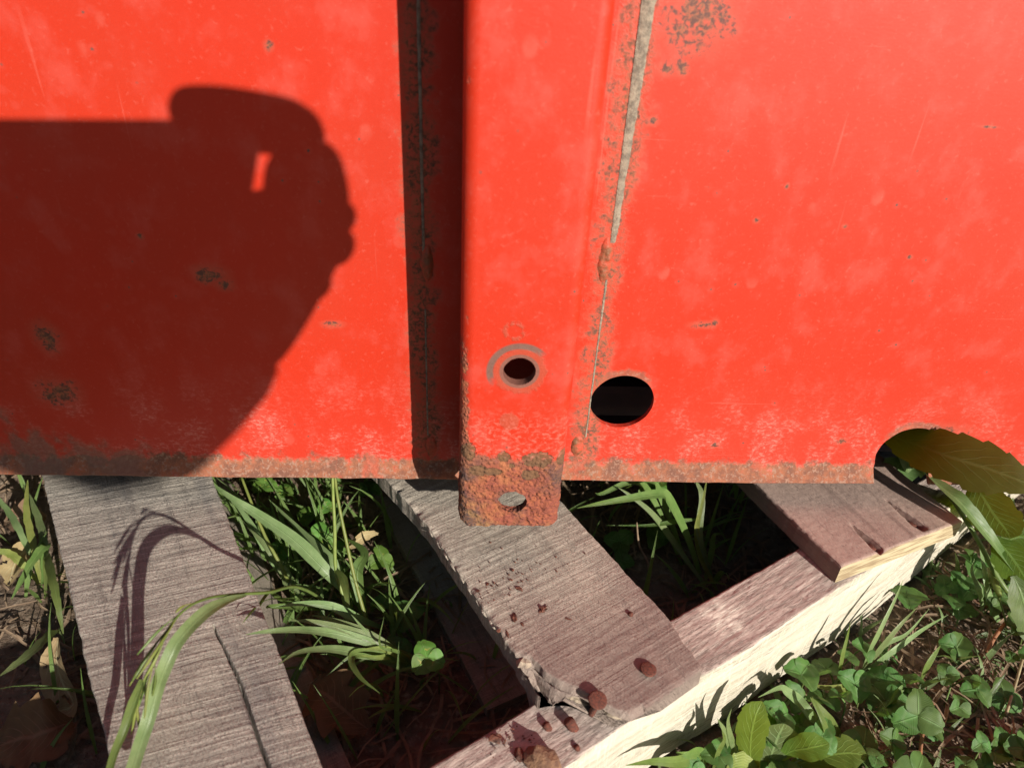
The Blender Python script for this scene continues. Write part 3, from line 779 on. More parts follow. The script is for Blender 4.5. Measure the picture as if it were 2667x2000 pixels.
def rand_blade(x, y, L, lean, az, wd, zb=None, n=7, droop=1.0):
    z0 = (hground(x, y) if zb is None else zb) - .002
    d = np.array([math.cos(az), math.sin(az), 0]); P = []
    for i in range(n + 1):
        t = i / n; a = lean + droop * t * t
        if i == 0: P.append(np.array([x, y, z0])); continue
        P.append(P[-1] + (d * math.sin(a) + np.array([0, 0, 1]) * math.cos(a)) * L / n)
        P[-1][2] = max(P[-1][2], z0 + .003)
    up = unit(np.array([-d[0] * .6, -d[1] * .6, 1.]))
    side = np.cross(d, [0, 0, 1])
    return ribbon(np.array(P), blade_w(wd), up=up + side * rg.uniform(-.5, .5), fold=.35, cols=2, raw=True)
def straws(n, area, seed, Lr=(.012, .05)):
    r = random.Random(seed); parts = []
    while len(parts) < n:
        x, y = area(r)
        if under(x, y): continue
        z = hground(x, y) + r.uniform(.0005, .008); az = r.uniform(0, 6.28); L = r.uniform(*Lr)
        b = r.uniform(-.5, .5); P = []
        for i in range(5):
            t = i / 4 - .5; a = az + b * t; P.append((x + math.cos(a) * L * t, y + math.sin(a) * L * t, z + .004 * r.uniform(-.4, 1) - .006 * t * t))
        if any(under(q[0], q[1]) for q in P): continue
        parts.append(ribbon(P, lambda t, w_=r.uniform(.0004, .0013): w_ * (1 - .5 * abs(t - .5)), up=(r.uniform(-.5, .5), r.uniform(-.5, .5), 1), fold=.5, n=5, cols=2))
    return join(parts)
a_lawn = lambda r: (r.uniform(.03, .50), r.uniform(-.24, .16))
a_pit = lambda r: (r.uniform(-.12, .22), r.uniform(-.13, .16))
a_leftp = lambda r: (r.uniform(-.44, -.15), r.uniform(-.16, .16))
def filt(area, cond):
    def fn(r):
        while True:
            q = area(r)
            if cond(*q): return q
    return fn
S1 = straws(1500, filt(a_lawn, lambda x, y: outside(x, y) > .004), 1)
S2 = straws(700, filt(a_pit, lambda x, y: outside(x, y) < -.03), 2)
S3 = straws(520, a_leftp, 3)
o = obj('dry_thatch', *join([S1, S2, S3])[:2], M_STRAW, None, True, join([S1, S2, S3])[2]); tag(o, 'loose tan straw and dead grass litter covering the soil', 'straw', kind='stuff')
# grass blades of the lawn
parts = []
def lawn_ok(x, y): return outside(x, y) > .003
r_ = random.Random(5); cnt = 0
for i in range(800):
    x, y = filt(a_lawn, lawn_ok)(r_)
    dens = nz((x * 22, y * 22, 5))
    if dens < -.12: continue
    near = outside(x, y) < .03
    parts.append(rand_blade(x, y, r_.uniform(.014, .036), r_.uniform(.3, 1.2), r_.uniform(0, 6.28), r_.uniform(.0011, .0023), droop=r_.uniform(.2, 1.1)))
J = join(parts); o = obj('lawn_grass', J[0], J[1], M_GRB, None, True, J[2]); tag(o, 'short green grass blades of the lawn beside the pallet', 'grass', kind='stuff')
parts = []
for i in range(520):
    x, y = a_pit(r_) if i % 5 else a_leftp(r_)
    if under(x, y) or outside(x, y) > -.03: continue
    if i % 5 and (.02 < x) and nz((x * 20, y * 20, 9)) < .0: continue
    parts.append(rand_blade(x, y, r_.uniform(.03, .075), r_.uniform(.1, .7), r_.uniform(0, 6.28), r_.uniform(.0010, .0022), droop=r_.uniform(.2, 1.0)))
for i in range(90):
    px, py = r_.uniform(560, 960), r_.uniform(1260, 1560); q = atZ(px, py, ZG); x, y = q[0], q[1]
    if over_wood(x, y, .0) or under(x, y): continue
    parts.append(rand_blade(x, y, r_.uniform(.02, .06), r_.uniform(.2, .8), r_.uniform(1.6, 4.2), r_.uniform(.0012, .0026), droop=r_.uniform(.2, .8)))
parts = [q for q in parts if not any(over_wood(p[0], p[1], .001) and p[2] > ZS - .02 for p in q[0])]
J = join(parts); o = obj('pit_grass', J[0], J[1], M_GR, None, True, J[2]); tag(o, 'thin grass growing up in the gaps between the pallet boards', 'grass', kind='stuff')
# distant lawn around
parts = []
while len(parts) < 2600:
    x, y = r_.uniform(-1.3, 1.5), r_.uniform(-1.0, -.2) if r_.random() < .8 else r_.uniform(.3, 1.0)
    if -.45 < x < .5 and -.25 < y: continue
    if -.8 < x < .8 and 0 < y < .35: continue
    if under(x, y) or abs(outside(x, y) + .2) < .23: continue
    parts.append(rand_blade(x, y, r_.uniform(.03, .06), r_.uniform(.2, 1.0), r_.uniform(0, 6.28), r_.uniform(.002, .004), zb=ZG, n=4))
J = join(parts); o = obj('surrounding_lawn', J[0], J[1], M_GR, None, True, J[2]); tag(o, 'green lawn grass spreading away around the pallet', 'grass', kind='stuff')

# ------------------------------------------------------------------ clover plants
def leaflet(L, W, fold, notch, seed):
    """broad leaflet, base at the origin, along +X, normal +Z; toothless, slightly notched tip"""
    v = []; f = []; uv = []; nu, nvv = 12, 8
    for i in range(nu + 1):
        t = i / nu
        wd = W * (math.sin(math.pi * min(1, t ** .78 * .96 + .02)) ** .62) if 0 < t < 1 else W * .05
        if t == 1: wd = W * .38
        for j in range(nvv + 1):
            q = j / nvv * 2 - 1
            x = L * (t - notch * max(0, 1 - abs(q) * 2.2) * t ** 6 - .06 * q * q * t)
            y = q * wd
            z = fold * abs(q) * wd - .10 * L * t * t + .03 * L * nz((t * 3, q * 2, seed)) + .05 * L * (1 - (2 * t - 1) ** 2)
            v.append((x, y, z)); uv.append((t, j / nvv))
    k = nvv + 1
    for i in range(nu):
        for j in range(nvv): a = i * k + j; f.append((a, a + k, a + k + 1, a + 1))
    return mesh('leaflet', v, f, True, uv)
LEAFM = []
for s in range(7):
    r = random.Random(s); LEAFM.append(leaflet(.0095 * r.uniform(.85, 1.12), .0052 * r.uniform(.85, 1.12), r.uniform(.02, .62), r.uniform(.03, .10), s * 7.3))
def clover(base, top, nrm, spin, scale, lm, mat, label, group, nleaf=3, name='clover_plant', stemmat=None):
    e = empty(name, tuple(base)); tag(e, label, 'clover', group)
    P = [np.array(base) - [0, 0, .002], np.array(base) * .5 + np.array(top) * .5 + np.array([.003, .002, .004]), np.array(top)]
    vv, ff = tube(P, .00055, 6, 5); obj('stem', vv, ff, stemmat or M_ST_G, e)
    n = Vector(nrm).normalized(); q = n.to_track_quat('Z', 'X').to_matrix().to_4x4()
    for k in range(nleaf):
        o = bpy.data.objects.new('leaflet', lm); COL.objects.link(o)
        tilt = random.uniform(-.22, .18)
        mt = Matrix.Translation(Vector(top)) @ q @ Matrix.Rotation(spin + k * 2.094 + random.uniform(-.14, .14), 4, 'Z') @ Matrix.Rotation(tilt, 4, 'Y') @ Matrix.Scale(scale, 4)
        o.parent = e; o.matrix_basis = Matrix.Translation(-Vector(base)) @ mt
    return e
LEAFC = []
for m_ in LEAFM:
    m_.materials.append(M_CL)
LEAFB = [m_.copy() for m_ in LEAFM]
for m_ in LEAFB: m_.materials.clear(); m_.materials.append(M_CLB)
def zone(px, py):
    if py < 1690 and px > 2300: return 'clover on the thin patch of lawn under the leafy weed'
    if py > 1800 and px < 2280: return 'clover crowding round the yellow-green rosette at the bottom of the lawn'
    if px > 2440: return 'clover in the bottom right corner of the lawn'
    if px < 2280: return 'clover along the lower edge of the pale stringer face'
    return 'clover in the middle of the lawn between the twigs'
random.seed(21); placed = []
tries = 0
while len(placed) < 150 and tries < 6000:
    tries += 1
    x, y = random.uniform(.06, .46), random.uniform(-.22, .12)
    if outside(x, y) < .012: continue
    c_ = M.T @ (np.array([x, y, ZG + .02]) - CAM); px, py = c_[0] / c_[2] * F + 1333.5, c_[1] / c_[2] * F + 1000
    if not (1450 < px < 2800 and 1350 < py < 2120): continue
    bare = nz((x * 17, y * 17, 3.3))
    if px > 2300 and py < 1680 and random.random() < .72: continue
    if bare < -.25 and py < 1850: continue
    if any((x - a) ** 2 + (y - b) ** 2 < (.0125) ** 2 for a, b in placed): continue
    placed.append((x, y))
    h = random.uniform(.008, .030)
    b = np.array([x, y, hground(x, y)]); t = b + np.array([random.uniform(-.012, .012), random.uniform(-.012, .012), h])
    if outside(t[0], t[1]) < .010: t[0] += .012; t[1] -= .012
    clover(b, t, (random.gauss(0, .35) + .12, random.gauss(0, .35) - .28, 1), random.uniform(0, 6.28), random.uniform(.62, 1.5), random.choice(LEAFM), M_CL,
           zone(px, py), 'clover plants in the lawn')
# clovers in the gaps
def gapclover(px, z, scale, nrm, spin, label, bright=False, group=None, k=0):
    t = atZ(*px, z); b = np.array([t[0] + .006, t[1] + .010, hground(t[0], t[1])])
    clover(b, t, nrm, spin, scale, (LEAFB if bright else LEAFM)[k], None, label, group)
gapclover((1112, 1712), -.052, 1.25, (.25, -.45, 1), 1.95, 'bright three-leaved clover catching the sun left of the middle board', True, None, 3)
for i, (px, z, s, br) in enumerate([((830, 1400), -.075, 1.0, True), ((800, 1345), -.08, .9, True), ((690, 1262), -.08, .9, True), ((740, 1280), -.085, .8, True), ((850, 1320), -.085, .9, True), ((870, 1430), -.080, .9, True),
                                ((730, 1430), -.085, .8, True), ((990, 1455), -.075, .9, True), ((960, 1275), -.08, 1.0, False), ((1060, 1600), -.08, 1.0, False), ((1000, 1570), -.085, .9, False), ((1040, 1690), -.085, 1.0, False)]):
    gapclover(px, z, s * 1.15, (random.gauss(.1, .3), random.gauss(-.35, .25), 1), random.uniform(0, 6), 'clover growing in the gap between the left and middle boards', br, 'clover between the left and middle boards', i % 7)
for i, (px, z, s) in enumerate([((1615, 1410), -.085, 1.0), ((1710, 1400), -.085, 1.0), ((1620, 1460), -.09, .95), ((1690, 1270), -.06, 1.0), ((1710, 1262), -.055, .9)]):
    gapclover(px, z, s * 1.15, (random.gauss(.1, .3), random.gauss(-.35, .25), 1), random.uniform(0, 6), 'clover in the dark gap between the middle and right boards', i > 2, 'clover between the middle and right boards', (i + 2) % 7)

# ------------------------------------------------------------------ grass tufts with blades one can tell apart
def pz(x, y, z): return atZ(x, y, z)
def tuft(label, root, blades, name='grass_tuft', cat='grass'):
    """blades: (list of (px, py, z), half width, material[, up, fold])"""
    e = empty(name, tuple(root)); tag(e, label, cat)
    for b in blades:
        pts = [pz(*q) for q in b[0]]; wd = b[1]; mat = b[2]; up = b[3] if len(b) > 3 else (0, -.5, 1); kind = b[4] if len(b) > 4 else 'blade'
        if kind == 'blade':
            v_, f_, u_ = ribbon(pts, blade_w(wd), up=up, fold=.28, n=26, cols=4); obj('blade', v_, f_, mat, e, True, u_)
        elif kind == 'stem':
            v_, f_ = tube(pts, lambda t: wd * (1 - .35 * t), 18, 6); obj('stem', v_, f_, mat, e)
    return e
g1 = pz(1075, 1735, ZG); g1z = ZG - .002
tuft('grass tuft with blue-green blades reaching left over the left board', g1, [
    ([(1090, 1745, g1z), (1010, 1690, -.062), (900, 1655, -.045), (840, 1645, -.036), (760, 1640, -.014), (690, 1645, -.004), (640, 1652, -.004)], .0030, M_GRB),
    ([(1085, 1745, g1z), (990, 1710, -.064), (930, 1700, -.056), (860, 1690, -.038), (780, 1698, -.018), (725, 1730, -.008)], .0031, M_GRB),
    ([(1085, 1745, g1z), (1000, 1680, -.060), (920, 1645, -.046), (820, 1620, -.032), (750, 1615, -.028)], .0030, M_GRB),
    ([(1090, 1745, g1z), (1020, 1690, -.062), (940, 1640, -.048), (850, 1610, -.040), (810, 1602, -.038)], .0024, M_GRB),
    ([(1095, 1750, g1z), (1040, 1720, -.070), (940, 1700, -.055), (915, 1720, -.05), (940, 1765, -.048), (990, 1805, -.048)], .0028, M_GR, (.2, -.6, 1)),
    ([(1090, 1745, g1z), (1020, 1690, -.066), (960, 1650, -.05), (915, 1600, -.036)], .0020, M_GRB),
    ([(1095, 1750, g1z), (1060, 1740, -.08), (1000, 1720, -.07), (930, 1700, -.062), (850, 1760, -.066)], .0024, M_GRB),
    ([(1100, 1750, g1z), (1040, 1700, -.06), (990, 1680, -.046), (1000, 1605, -.03)], .0011, M_GR),
    ([(1095, 1750, g1z), (1050, 1710, -.07), (1000, 1690, -.058), (945, 1690, -.05)], .0030, M_GRY),
    ([(1095, 1750, g1z), (1030, 1712, -.07), (985, 1712, -.058), (940, 1706, -.052)], .0022, M_GRY),
])
g2 = pz(980, 1660, ZG)
tuft('long grass leaves leaning back against the red lip left of the channel', g2, [
    ([(960, 1600, g1z), (860, 1500, -.066), (770, 1410, -.048), (670, 1340, -.036), (600, 1295, -.026), (520, 1238, -.020)], .0048, M_GRB, (.3, -.4, 1)),
    ([(965, 1600, g1z), (850, 1480, -.066), (740, 1390, -.055), (640, 1310, -.040), (560, 1240, -.032)], .0026, M_GRB),
    ([(900, 1560, g1z), (770, 1530, -.082), (740, 1490, -.076), (690, 1420, -.060), (630, 1355, -.052)], .0040, M_GRB, (.4, -.4, 1)),
    ([(770, 1560, g1z), (740, 1490, -.07), (690, 1395, -.05), (655, 1310, -.035), (628, 1240, -.024)], .0013, M_GRY, (0, -1, 0), 'stem'),
    ([(760, 1540, g1z), (700, 1440, -.07), (640, 1345, -.055), (600, 1300, -.05)], .0028, M_GRB),
    ([(900, 1560, g1z), (870, 1470, -.07), (780, 1380, -.065), (700, 1300, -.06)], .0034, M_GRB, (.3, -.4, 1)),
    ([(880, 1520, g1z), (820, 1440, -.075), (770, 1370, -.07), (720, 1320, -.064)], .0030, M_GRB, (.2, -.3, 1)),
    ([(860, 1590, g1z), (760, 1580, -.068), (700, 1580, -.055), (705, 1582, -.05)], .0020, M_GR),
    ([(1010, 1640, g1z), (930, 1610, -.06), (860, 1578, -.045), (780, 1572, -.038), (705, 1582, -.034)], .0030, M_GRB, (0, -.5, 1)),
    ([(760, 1500, g1z), (700, 1350, -.07), (640, 1340, -.062), (580, 1352, -.058)], .0020, M_GR),
])
g3 = pz(890, 1600, ZG)
tuft('two upright yellow-green grass stems in front of the red lip', g3, [
    ([(920, 1700, g1z), (895, 1560, -.072), (874, 1480, -.056), (872, 1380, -.032), (868, 1300, -.014), (866, 1235, .002)], .0014, M_GRY, (0, -1, 0), 'stem'),
    ([(985, 1720, g1z), (930, 1530, -.064), (900, 1400, -.036), (880, 1300, -.014), (872, 1235, .002)], .0013, M_GRY, (0, -1, 0), 'stem'),
    ([(874, 1480, -.056), (895, 1510, -.055), (905, 1560, -.058), (910, 1640, -.07)], .0028, M_GR, (.1, -1, .6)),
    ([(960, 1650, g1z), (930, 1500, -.07), (950, 1440, -.064), (900, 1400, -.068)], .0046, M_GR, (-.3, -.6, 1)),
], 'upright_grass')
# nodding stem over the left board
r0 = pz(880, 1620, ZG)
e = empty('nodding_grass', tuple(r0)); tag(e, 'nodding grass stem with a drooping seed head arching over the left board', 'grass')
K = 1.2
stem = [(880, 1620, ZG - .002), (835, 1560, -.050), (770, 1528, -.020), (700, 1542, .002), (620, 1547, .0145), (540, 1558, .032), (480, 1588, .0385), (430, 1650, .037), (395, 1730, .028), (372, 1790, .018)]
sp = [pz(*q) for q in stem]
v_, f_ = tube(sp, lambda t: .00105 * (1 - .6 * t), 40, 6); obj('stem', v_, f_, M_GR, e)
v_, f_, u_ = ribbon([pz(*q) for q in [(372, 1770, .021), (350, 1830, .012), (325, 1900, .003), (300, 1960, -.001), (280, 2030, -.004)]], lambda t: .0026 * (.5 + min(.5, t * 2)) * (1 - .4 * t), up=(0, -.4, 1), fold=.5, n=20)
obj('blade', v_, f_, M_GR, e, True, u_)
v_, f_, u_ = ribbon([pz(*q) for q in [(640, 1550, .0125), (590, 1565, .022), (530, 1600, .030), (465, 1668, .031), (430, 1740, .024), (408, 1800, .014), (385, 1880, .004), (362, 1950, -.001), (338, 2030, -.004)]],
                    lambda t: .0031 * min(1, .25 + t * 3.2) * (1 - .3 * max(0, t - .6)), up=(.25, -.4, 1), fold=.45, n=36)
obj('blade', v_, f_, M_GRB, e, True, u_)
rr = random.Random(3)
cs = catmull(sp, 60)
for i in range(14):        # spikelets hanging from the bend
    k = rr.randint(34, 60); p = cs[k]; L = rr.uniform(.012, .030)
    d = unit(unit(cs[min(60, k + 3)] - cs[k - 3]) + np.array([rr.uniform(-.22, .22), rr.uniform(-.22, .22), rr.uniform(-.3, .05)]) + np.array([0., 0., 0.]))
    q = p + d * L + np.array([0, 0, -.004]); q[2] = max(q[2], ZB + .002)
    m_ = (p + q) / 2 + np.array([rr.uniform(-.002, .002), rr.uniform(-.002, .002), .002])
    v_, f_ = tube([p, m_, q], lambda t: .00026 + .00045 * max(0, math.sin(math.pi * max(0, (t - .35) / .65))), 9, 5)
    obj('spikelet', v_, f_, M_GRY if i % 3 else M_GR, e)
# low blade over the left board's near edge, its root hidden under the board
tuft('thin grass blade crossing the right edge of the left board', pz(760, 1700, ZG), [
    ([(830, 1560, g1z), (720, 1560, -.05), (680, 1570, -.02), (650, 1600, -.007), (630, 1625, -.006)], .0012, M_GR),
    ([(820, 1600, g1z), (730, 1560, -.06), (700, 1545, -.04), (665, 1600, -.02), (676, 1625, -.016)], .0016, M_GR)])
# gap between middle and right board
tuft('pale grass blade pointing left with bent stems in the dark right gap', pz(1850, 1420, ZG), [
    ([(1830, 1520, g1z), (1790, 1400, -.06), (1740, 1300, -.020), (1715, 1287, -.012), (1640, 1298, -.006), (1560, 1312, -.004), (1503, 1323, -.006)], .0040, M_GR, (0, -.5, 1)),
    ([(1860, 1560, g1z), (1760, 1420, -.07), (1700, 1340, -.045), (1640, 1290, -.03), (1610, 1270, -.024)], .0026, M_GRB),
    ([(1870, 1540, g1z), (1830, 1460, -.08), (1815, 1380, -.052), (1830, 1310, -.032), (1845, 1225, -.012)], .0022, M_GRY, (-.3, -1, .3)),
    ([(1860, 1520, g1z), (1822, 1400, -.058), (1828, 1300, -.034), (1815, 1260, -.026), (1790, 1242, -.02)], .0026, M_GRB),
    ([(1815, 1352, -.046), (1760, 1358, -.048), (1690, 1368, -.056), (1580, 1368, -.066)], .0018, M_GR),
    ([(1830, 1540, g1z), (1850, 1450, -.08), (1855, 1410, -.066), (1862, 1392, -.060), (1885, 1390, -.058)], .0024, M_GR),
    ([(1680, 1600, g1z), (1690, 1480, -.08), (1665, 1420, -.06), (1658, 1360, -.05)], .0010, M_STRAW, (0, -1, 0), 'stem'),
    ([(1780, 1480, g1z), (1700, 1300, -.05), (1650, 1255, -.03), (1570, 1285, -.03), (1550, 1284, -.03)], .0028, M_GR),
    ([(1790, 1480, g1z), (1720, 1290, -.05), (1690, 1252, -.03), (1640, 1262, -.028)], .0030, M_GR),
])
# lawn tuft along the stringer
rt = pz(2020, 1930, ZG)
def lawn_tuft(label, blades):
    return tuft(label, pz(*blades[0][0][0][:2], ZG), blades)
lawn_tuft('blue-green grass blades leaning along the lower edge of the pale stringer', [
    ([(2240, 1760, g1z), (2265, 1690, -.075), (2290, 1640, -.060), (2330, 1560, -.044), (2352, 1510, -.036)], .0026, M_GRB, (.4, -.8, .5)),
    ([(2230, 1770, g1z), (2290, 1690, -.078), (2345, 1625, -.062), (2390, 1580, -.056)], .0026, M_GRB, (.3, -.8, .5)),
    ([(2230, 1760, g1z), (2300, 1680, -.078), (2360, 1650, -.070), (2420, 1585, -.058)], .0022, M_GRB, (.3, -.8, .5)),
    ([(2180, 1800, g1z), (2190, 1720, -.07), (2205, 1660, -.055), (2215, 1622, -.045)], .0020, M_GR, (.4, -.8, .5)),
    ([(2220, 1770, g1z), (2330, 1690, -.08), (2400, 1640, -.075), (2470, 1600, -.07)], .0024, M_GRB, (.3, -.8, .5))])
lawn_tuft('broad grass blades with a bent joint below the pale stringer', [
    ([(2130, 1900, g1z), (2085, 1830, -.072), (2050, 1800, -.062), (2030, 1790, -.058), (1975, 1815, -.060)], .0030, M_GRB, (0, -.7, .7)),
    ([(2150, 1900, g1z), (2110, 1860, -.075), (2080, 1815, -.068), (2045, 1792, -.06)], .0030, M_GRB, (0, -.7, .7)),
    ([(2200, 1930, g1z), (2160, 1880, -.078), (2125, 1835, -.068), (2110, 1815, -.062)], .0034, M_GR, (.3, -.7, .7)),
    ([(2160, 1990, g1z), (2150, 1900, -.07), (2130, 1850, -.06), (2115, 1812, -.054)], .0020, M_GR, (.3, -.7, .7))])
lawn_tuft('curled grass blades casting shadows on the stringer at the bottom edge', [
    ([(1830, 1985, g1z), (1800, 1975, -.072), (1760, 1982, -.058), (1700, 1982, -.052), (1630, 1992, -.052)], .0036, M_GR, (0, -.7, .8)),
    ([(1850, 1990, g1z), (1820, 1960, -.07), (1790, 1965, -.06), (1760, 1958, -.058)], .0034, M_GR, (0, -.7, .8)),
    ([(1930, 2000, g1z), (1905, 1930, -.068), (1895, 1880, -.050), (1905, 1845, -.040)], .0020, M_GRB, (.4, -.8, .5)),
    ([(1915, 2000, g1z), (1900, 1940, -.07), (1885, 1900, -.055), (1868, 1870, -.046)], .0024, M_GRB, (.4, -.8, .5)),
    ([(1850, 2030, g1z), (1868, 1960, -.068), (1885, 1925, -.058), (1880, 1900, -.05)], .0022, M_GR, (.4, -.8, .5))])
lawn_tuft('light green grass blades crossing the middle of the lawn', [
    ([(2390, 1790, g1z), (2410, 1740, -.078), (2435, 1700, -.068), (2450, 1680, -.064)], .0026, M_GR, (.2, -.8, .6)),
    ([(2300, 1850, g1z), (2330, 1810, -.08), (2350, 1790, -.075), (2300, 1850, -.085)], .0026, M_GR, (.2, -.8, .6)),
    ([(2295, 1850, g1z), (2320, 1830, -.085), (2350, 1795, -.075)], .0028, M_GR, (.2, -.8, .6)),
    ([(2240, 1780, g1z), (2200, 1790, -.080), (2150, 1790, -.078), (2110, 1780, -.076)], .0024, M_GRY, (.2, -.6, .8)),
    ([(2390, 1900, g1z), (2420, 1880, -.08), (2430, 1830, -.072)], .0022, M_GR, (.2, -.8, .6))])
# foxtail head
ft = pz(2600, 1640, ZG); e = empty('foxtail_grass', tuple(ft)); tag(e, 'foxtail grass with a bristly green seed head at the right edge', 'grass')
axis = catmull([pz(*q) for q in [(2620, 1660, ZG - .002), (2615, 1600, -.075), (2575, 1478, -.060)]], 10)
v_, f_ = tube(axis, .0006, raw=True); obj('stem', v_, f_, M_GR, e)
hd = catmull([pz(*q) for q in [(2575, 1480, -.062), (2590, 1515, -.062), (2605, 1555, -.066)]], 14)
v_, f_ = tube(hd, lambda t: .0022 * math.sin(math.pi * min(1, t * .9 + .08)) ** .5 + .0003, raw=True, sides=8); obj('seed_head', v_, f_, M_GRY, e)
br = []
for i in range(150):
    p = hd[rr.randint(0, 13)]; d = unit(np.array([rr.gauss(0, 1), rr.gauss(0, 1), rr.gauss(0, 1)]) + unit(hd[-1] - hd[0]) * 1.1)
    br.append(tube([p, p + d * .003, p + d * rr.uniform(.005, .0085)], lambda t: .00013 * (1.2 - t), 2, 3))
J = join(br); obj('bristles', J[0], J[1], M_GRY, e)['kind'] = 'stuff'
v_, f_, u_ = ribbon([pz(*q) for q in [(2610, 1640, ZG - .002), (2575, 1560, -.075), (2560, 1470, -.055), (2548, 1400, -.045)]], blade_w(.0034), up=(.3, -.8, .5), n=20); obj('blade', v_, f_, M_GRB, e, True, u_)
v_, f_, u_ = ribbon([pz(*q) for q in [(2560, 1600, ZG - .002), (2550, 1540, -.075), (2530, 1490, -.068), (2538, 1455, -.062)]], blade_w(.0030), up=(.3, -.8, .5), n=20); obj('blade', v_, f_, M_GRB, e, True, u_)

# ------------------------------------------------------------------ broad-leaved weeds
def toothed(wd, nt, depth, seed, tipw=.0, peak=.55, base=.18):
    def fn(t):
        e = (math.sin(math.pi * min(1, max(0, t)) ** (math.log(.5) / math.log(peak)))) ** .8
        e = max(e, base * (1 - t)) if t < .5 else e
        def side(s):
            ph = t * nt + s * .37; ph -= math.floor(ph)
            return wd * e * (1 - depth * ph) * (1 + .10 * nz((t * 5, s, seed)))
        return (side(0) + .0003, side(1) + .0003)
    return fn
weed = empty('leafy_weed', tuple(pz(2700, 1660, ZG))); tag(weed, 'broad-leaved weed with one brownish leaf reaching through the notch in the red lip', 'weed')
def P3(x, y, Y): return atY(x, y, Y)
wstem = [pz(2700, 1660, ZG - .002), P3(2668, 1600, -.040), P3(2600, 1505, -.026), P3(2540, 1395, -.018), P3(2470, 1285, -.004), P3(2425, 1235, .012), P3(2385, 1190, .026)]
v_, f_ = tube(wstem, lambda t: .0021 * (1 - .5 * t), 30, 7); obj('stem', v_, f_, M_ST_G, weed)
def wleaf(pts, wd, mat, up, nt=9, depth=.22, seed=0, fold=.15, peak=.5, curl=0, n=56, twist=0):
    v_, f_, u_ = ribbon(pts, toothed(wd, nt, depth, seed, peak=peak), up=up, fold=fold, n=n, cols=8, curl=curl, twist=twist)
    v_ = [p + np.array([0, -1, 0]) * .0014 * nz((p[0] * 60, p[2] * 60, seed)) for p in v_]
    return obj('leaf', v_, f_, mat, weed, True, u_)
vd = lambda x, y: -unit(ray(x, y))         # facing the camera
wleaf([P3(2285, 1112, .034), P3(2330, 1138, .016), P3(2400, 1165, -.006), P3(2480, 1192, -.022), P3(2570, 1220, -.034), P3(2640, 1245, -.042), P3(2715, 1272, -.048)], .0165, M_WD, (-.68, -.22, .60), 8, .16, 1, .06, .55)
wleaf([P3(2275, 1225, .030), P3(2330, 1220, .030), P3(2380, 1218, .028), P3(2430, 1200, .022)], .011, M_WDP, (0, -.6, 1), 5, .3, 2, .1)
wleaf([P3(2400, 1120, .040), P3(2390, 1150, .034), P3(2370, 1185, .030), P3(2365, 1230, .026)], .012, M_WDP, (.2, -.9, .5), 4, .2, 3, .15)
wleaf([P3(2532, 1252, -.012), P3(2556, 1290, -.022), P3(2588, 1340, -.028), P3(2615, 1375, -.030), P3(2632, 1402, -.030)], .0150, M_WG, (-.72, -.35, .45), 6, .10, 4, .10, .52)
wleaf([P3(2404, 1226, .002), P3(2450, 1268, -.012), P3(2500, 1308, -.024), P3(2550, 1366, -.034), P3(2600, 1430, -.040), P3(2650, 1500, -.042)], .0050, M_WDP, (.35, -.75, .55), 6, .10, 5, .45, .40)
wleaf([P3(2480, 1290, -.004), P3(2520, 1330, .010), P3(2560, 1330, .024), P3(2600, 1300, .034)], .012, M_WG, (.1, -.4, 1), 5, .2, 6, .1)
wleaf([P3(2588, 1396, -.036), P3(2625, 1440, -.040), P3(2660, 1490, -.044), P3(2700, 1560, -.048)], .0120, M_WG, (-.6, -.55, .5), 6, .12, 7, .12, .5)
wleaf([P3(2640, 1500, -.044), P3(2665, 1560, -.052), P3(2690, 1640, -.060), P3(2720, 1730, -.070)], .0100, M_WDP, (-.4, -.7, .6), 6, .14, 9, .15, .45)
wleaf([P3(2610, 1420, .004), P3(2640, 1400, .008), P3(2680, 1400, .008), P3(2720, 1420, .004)], .014, M_WG, (0, -.6, .8), 5, .2, 8, .15)
# dandelion at the bottom
dn = empty('dandelion_plant', tuple(pz(1990, 2010, ZG))); tag(dn, 'low rosette of yellow-green toothed leaves at the bottom of the lawn', 'weed')
def dleaf(px, wd, mat, up=(0, -.6, 1), nt=6, depth=.15, seed=0, peak=.62, fold=.12):
    v_, f_, u_ = ribbon([pz(*q) for q in px], toothed(wd, nt, depth, seed, peak=peak), up=up, fold=fold, n=44, cols=8, curl=.1)
    v_ = [p + np.array([0, 0, 1]) * .0012 * nz((p[0] * 70, p[1] * 70, seed)) for p in v_]; obj('leaf', v_, f_, mat, dn, True, u_)
dleaf([(1975, 2030, ZG - .002), (1955, 1980, -.080), (1955, 1920, -.060), (1968, 1860, -.044), (1985, 1825, -.038)], .0085, M_DN, (-.5, -.7, .5), 8, .14, 1, .58)
dleaf([(1985, 2030, ZG - .002), (2005, 1975, -.086), (2025, 1920, -.072), (2042, 1885, -.062)], .0125, M_WDP, (0, -.6, .8), 7, .14, 2, .66)
dleaf([(2000, 2020, ZG - .002), (2050, 1960, -.080), (2110, 1945, -.066), (2160, 1935, -.060)], .0080, M_DN, (.1, -.6, .8), 5, .06, 3, .68)
dleaf([(2010, 2020, ZG - .002), (2120, 1975, -.085), (2200, 1960, -.076), (2260, 1965, -.072)], .0100, M_DN, (.1, -.6, .8), 6, .24, 4, .62)
dleaf([(1980, 2030, ZG - .002), (1960, 2010, -.085), (1930, 2000, -.078), (1890, 2010, -.074)], .0090, M_GRY, (-.2, -.6, .8), 6, .14, 5, .6)
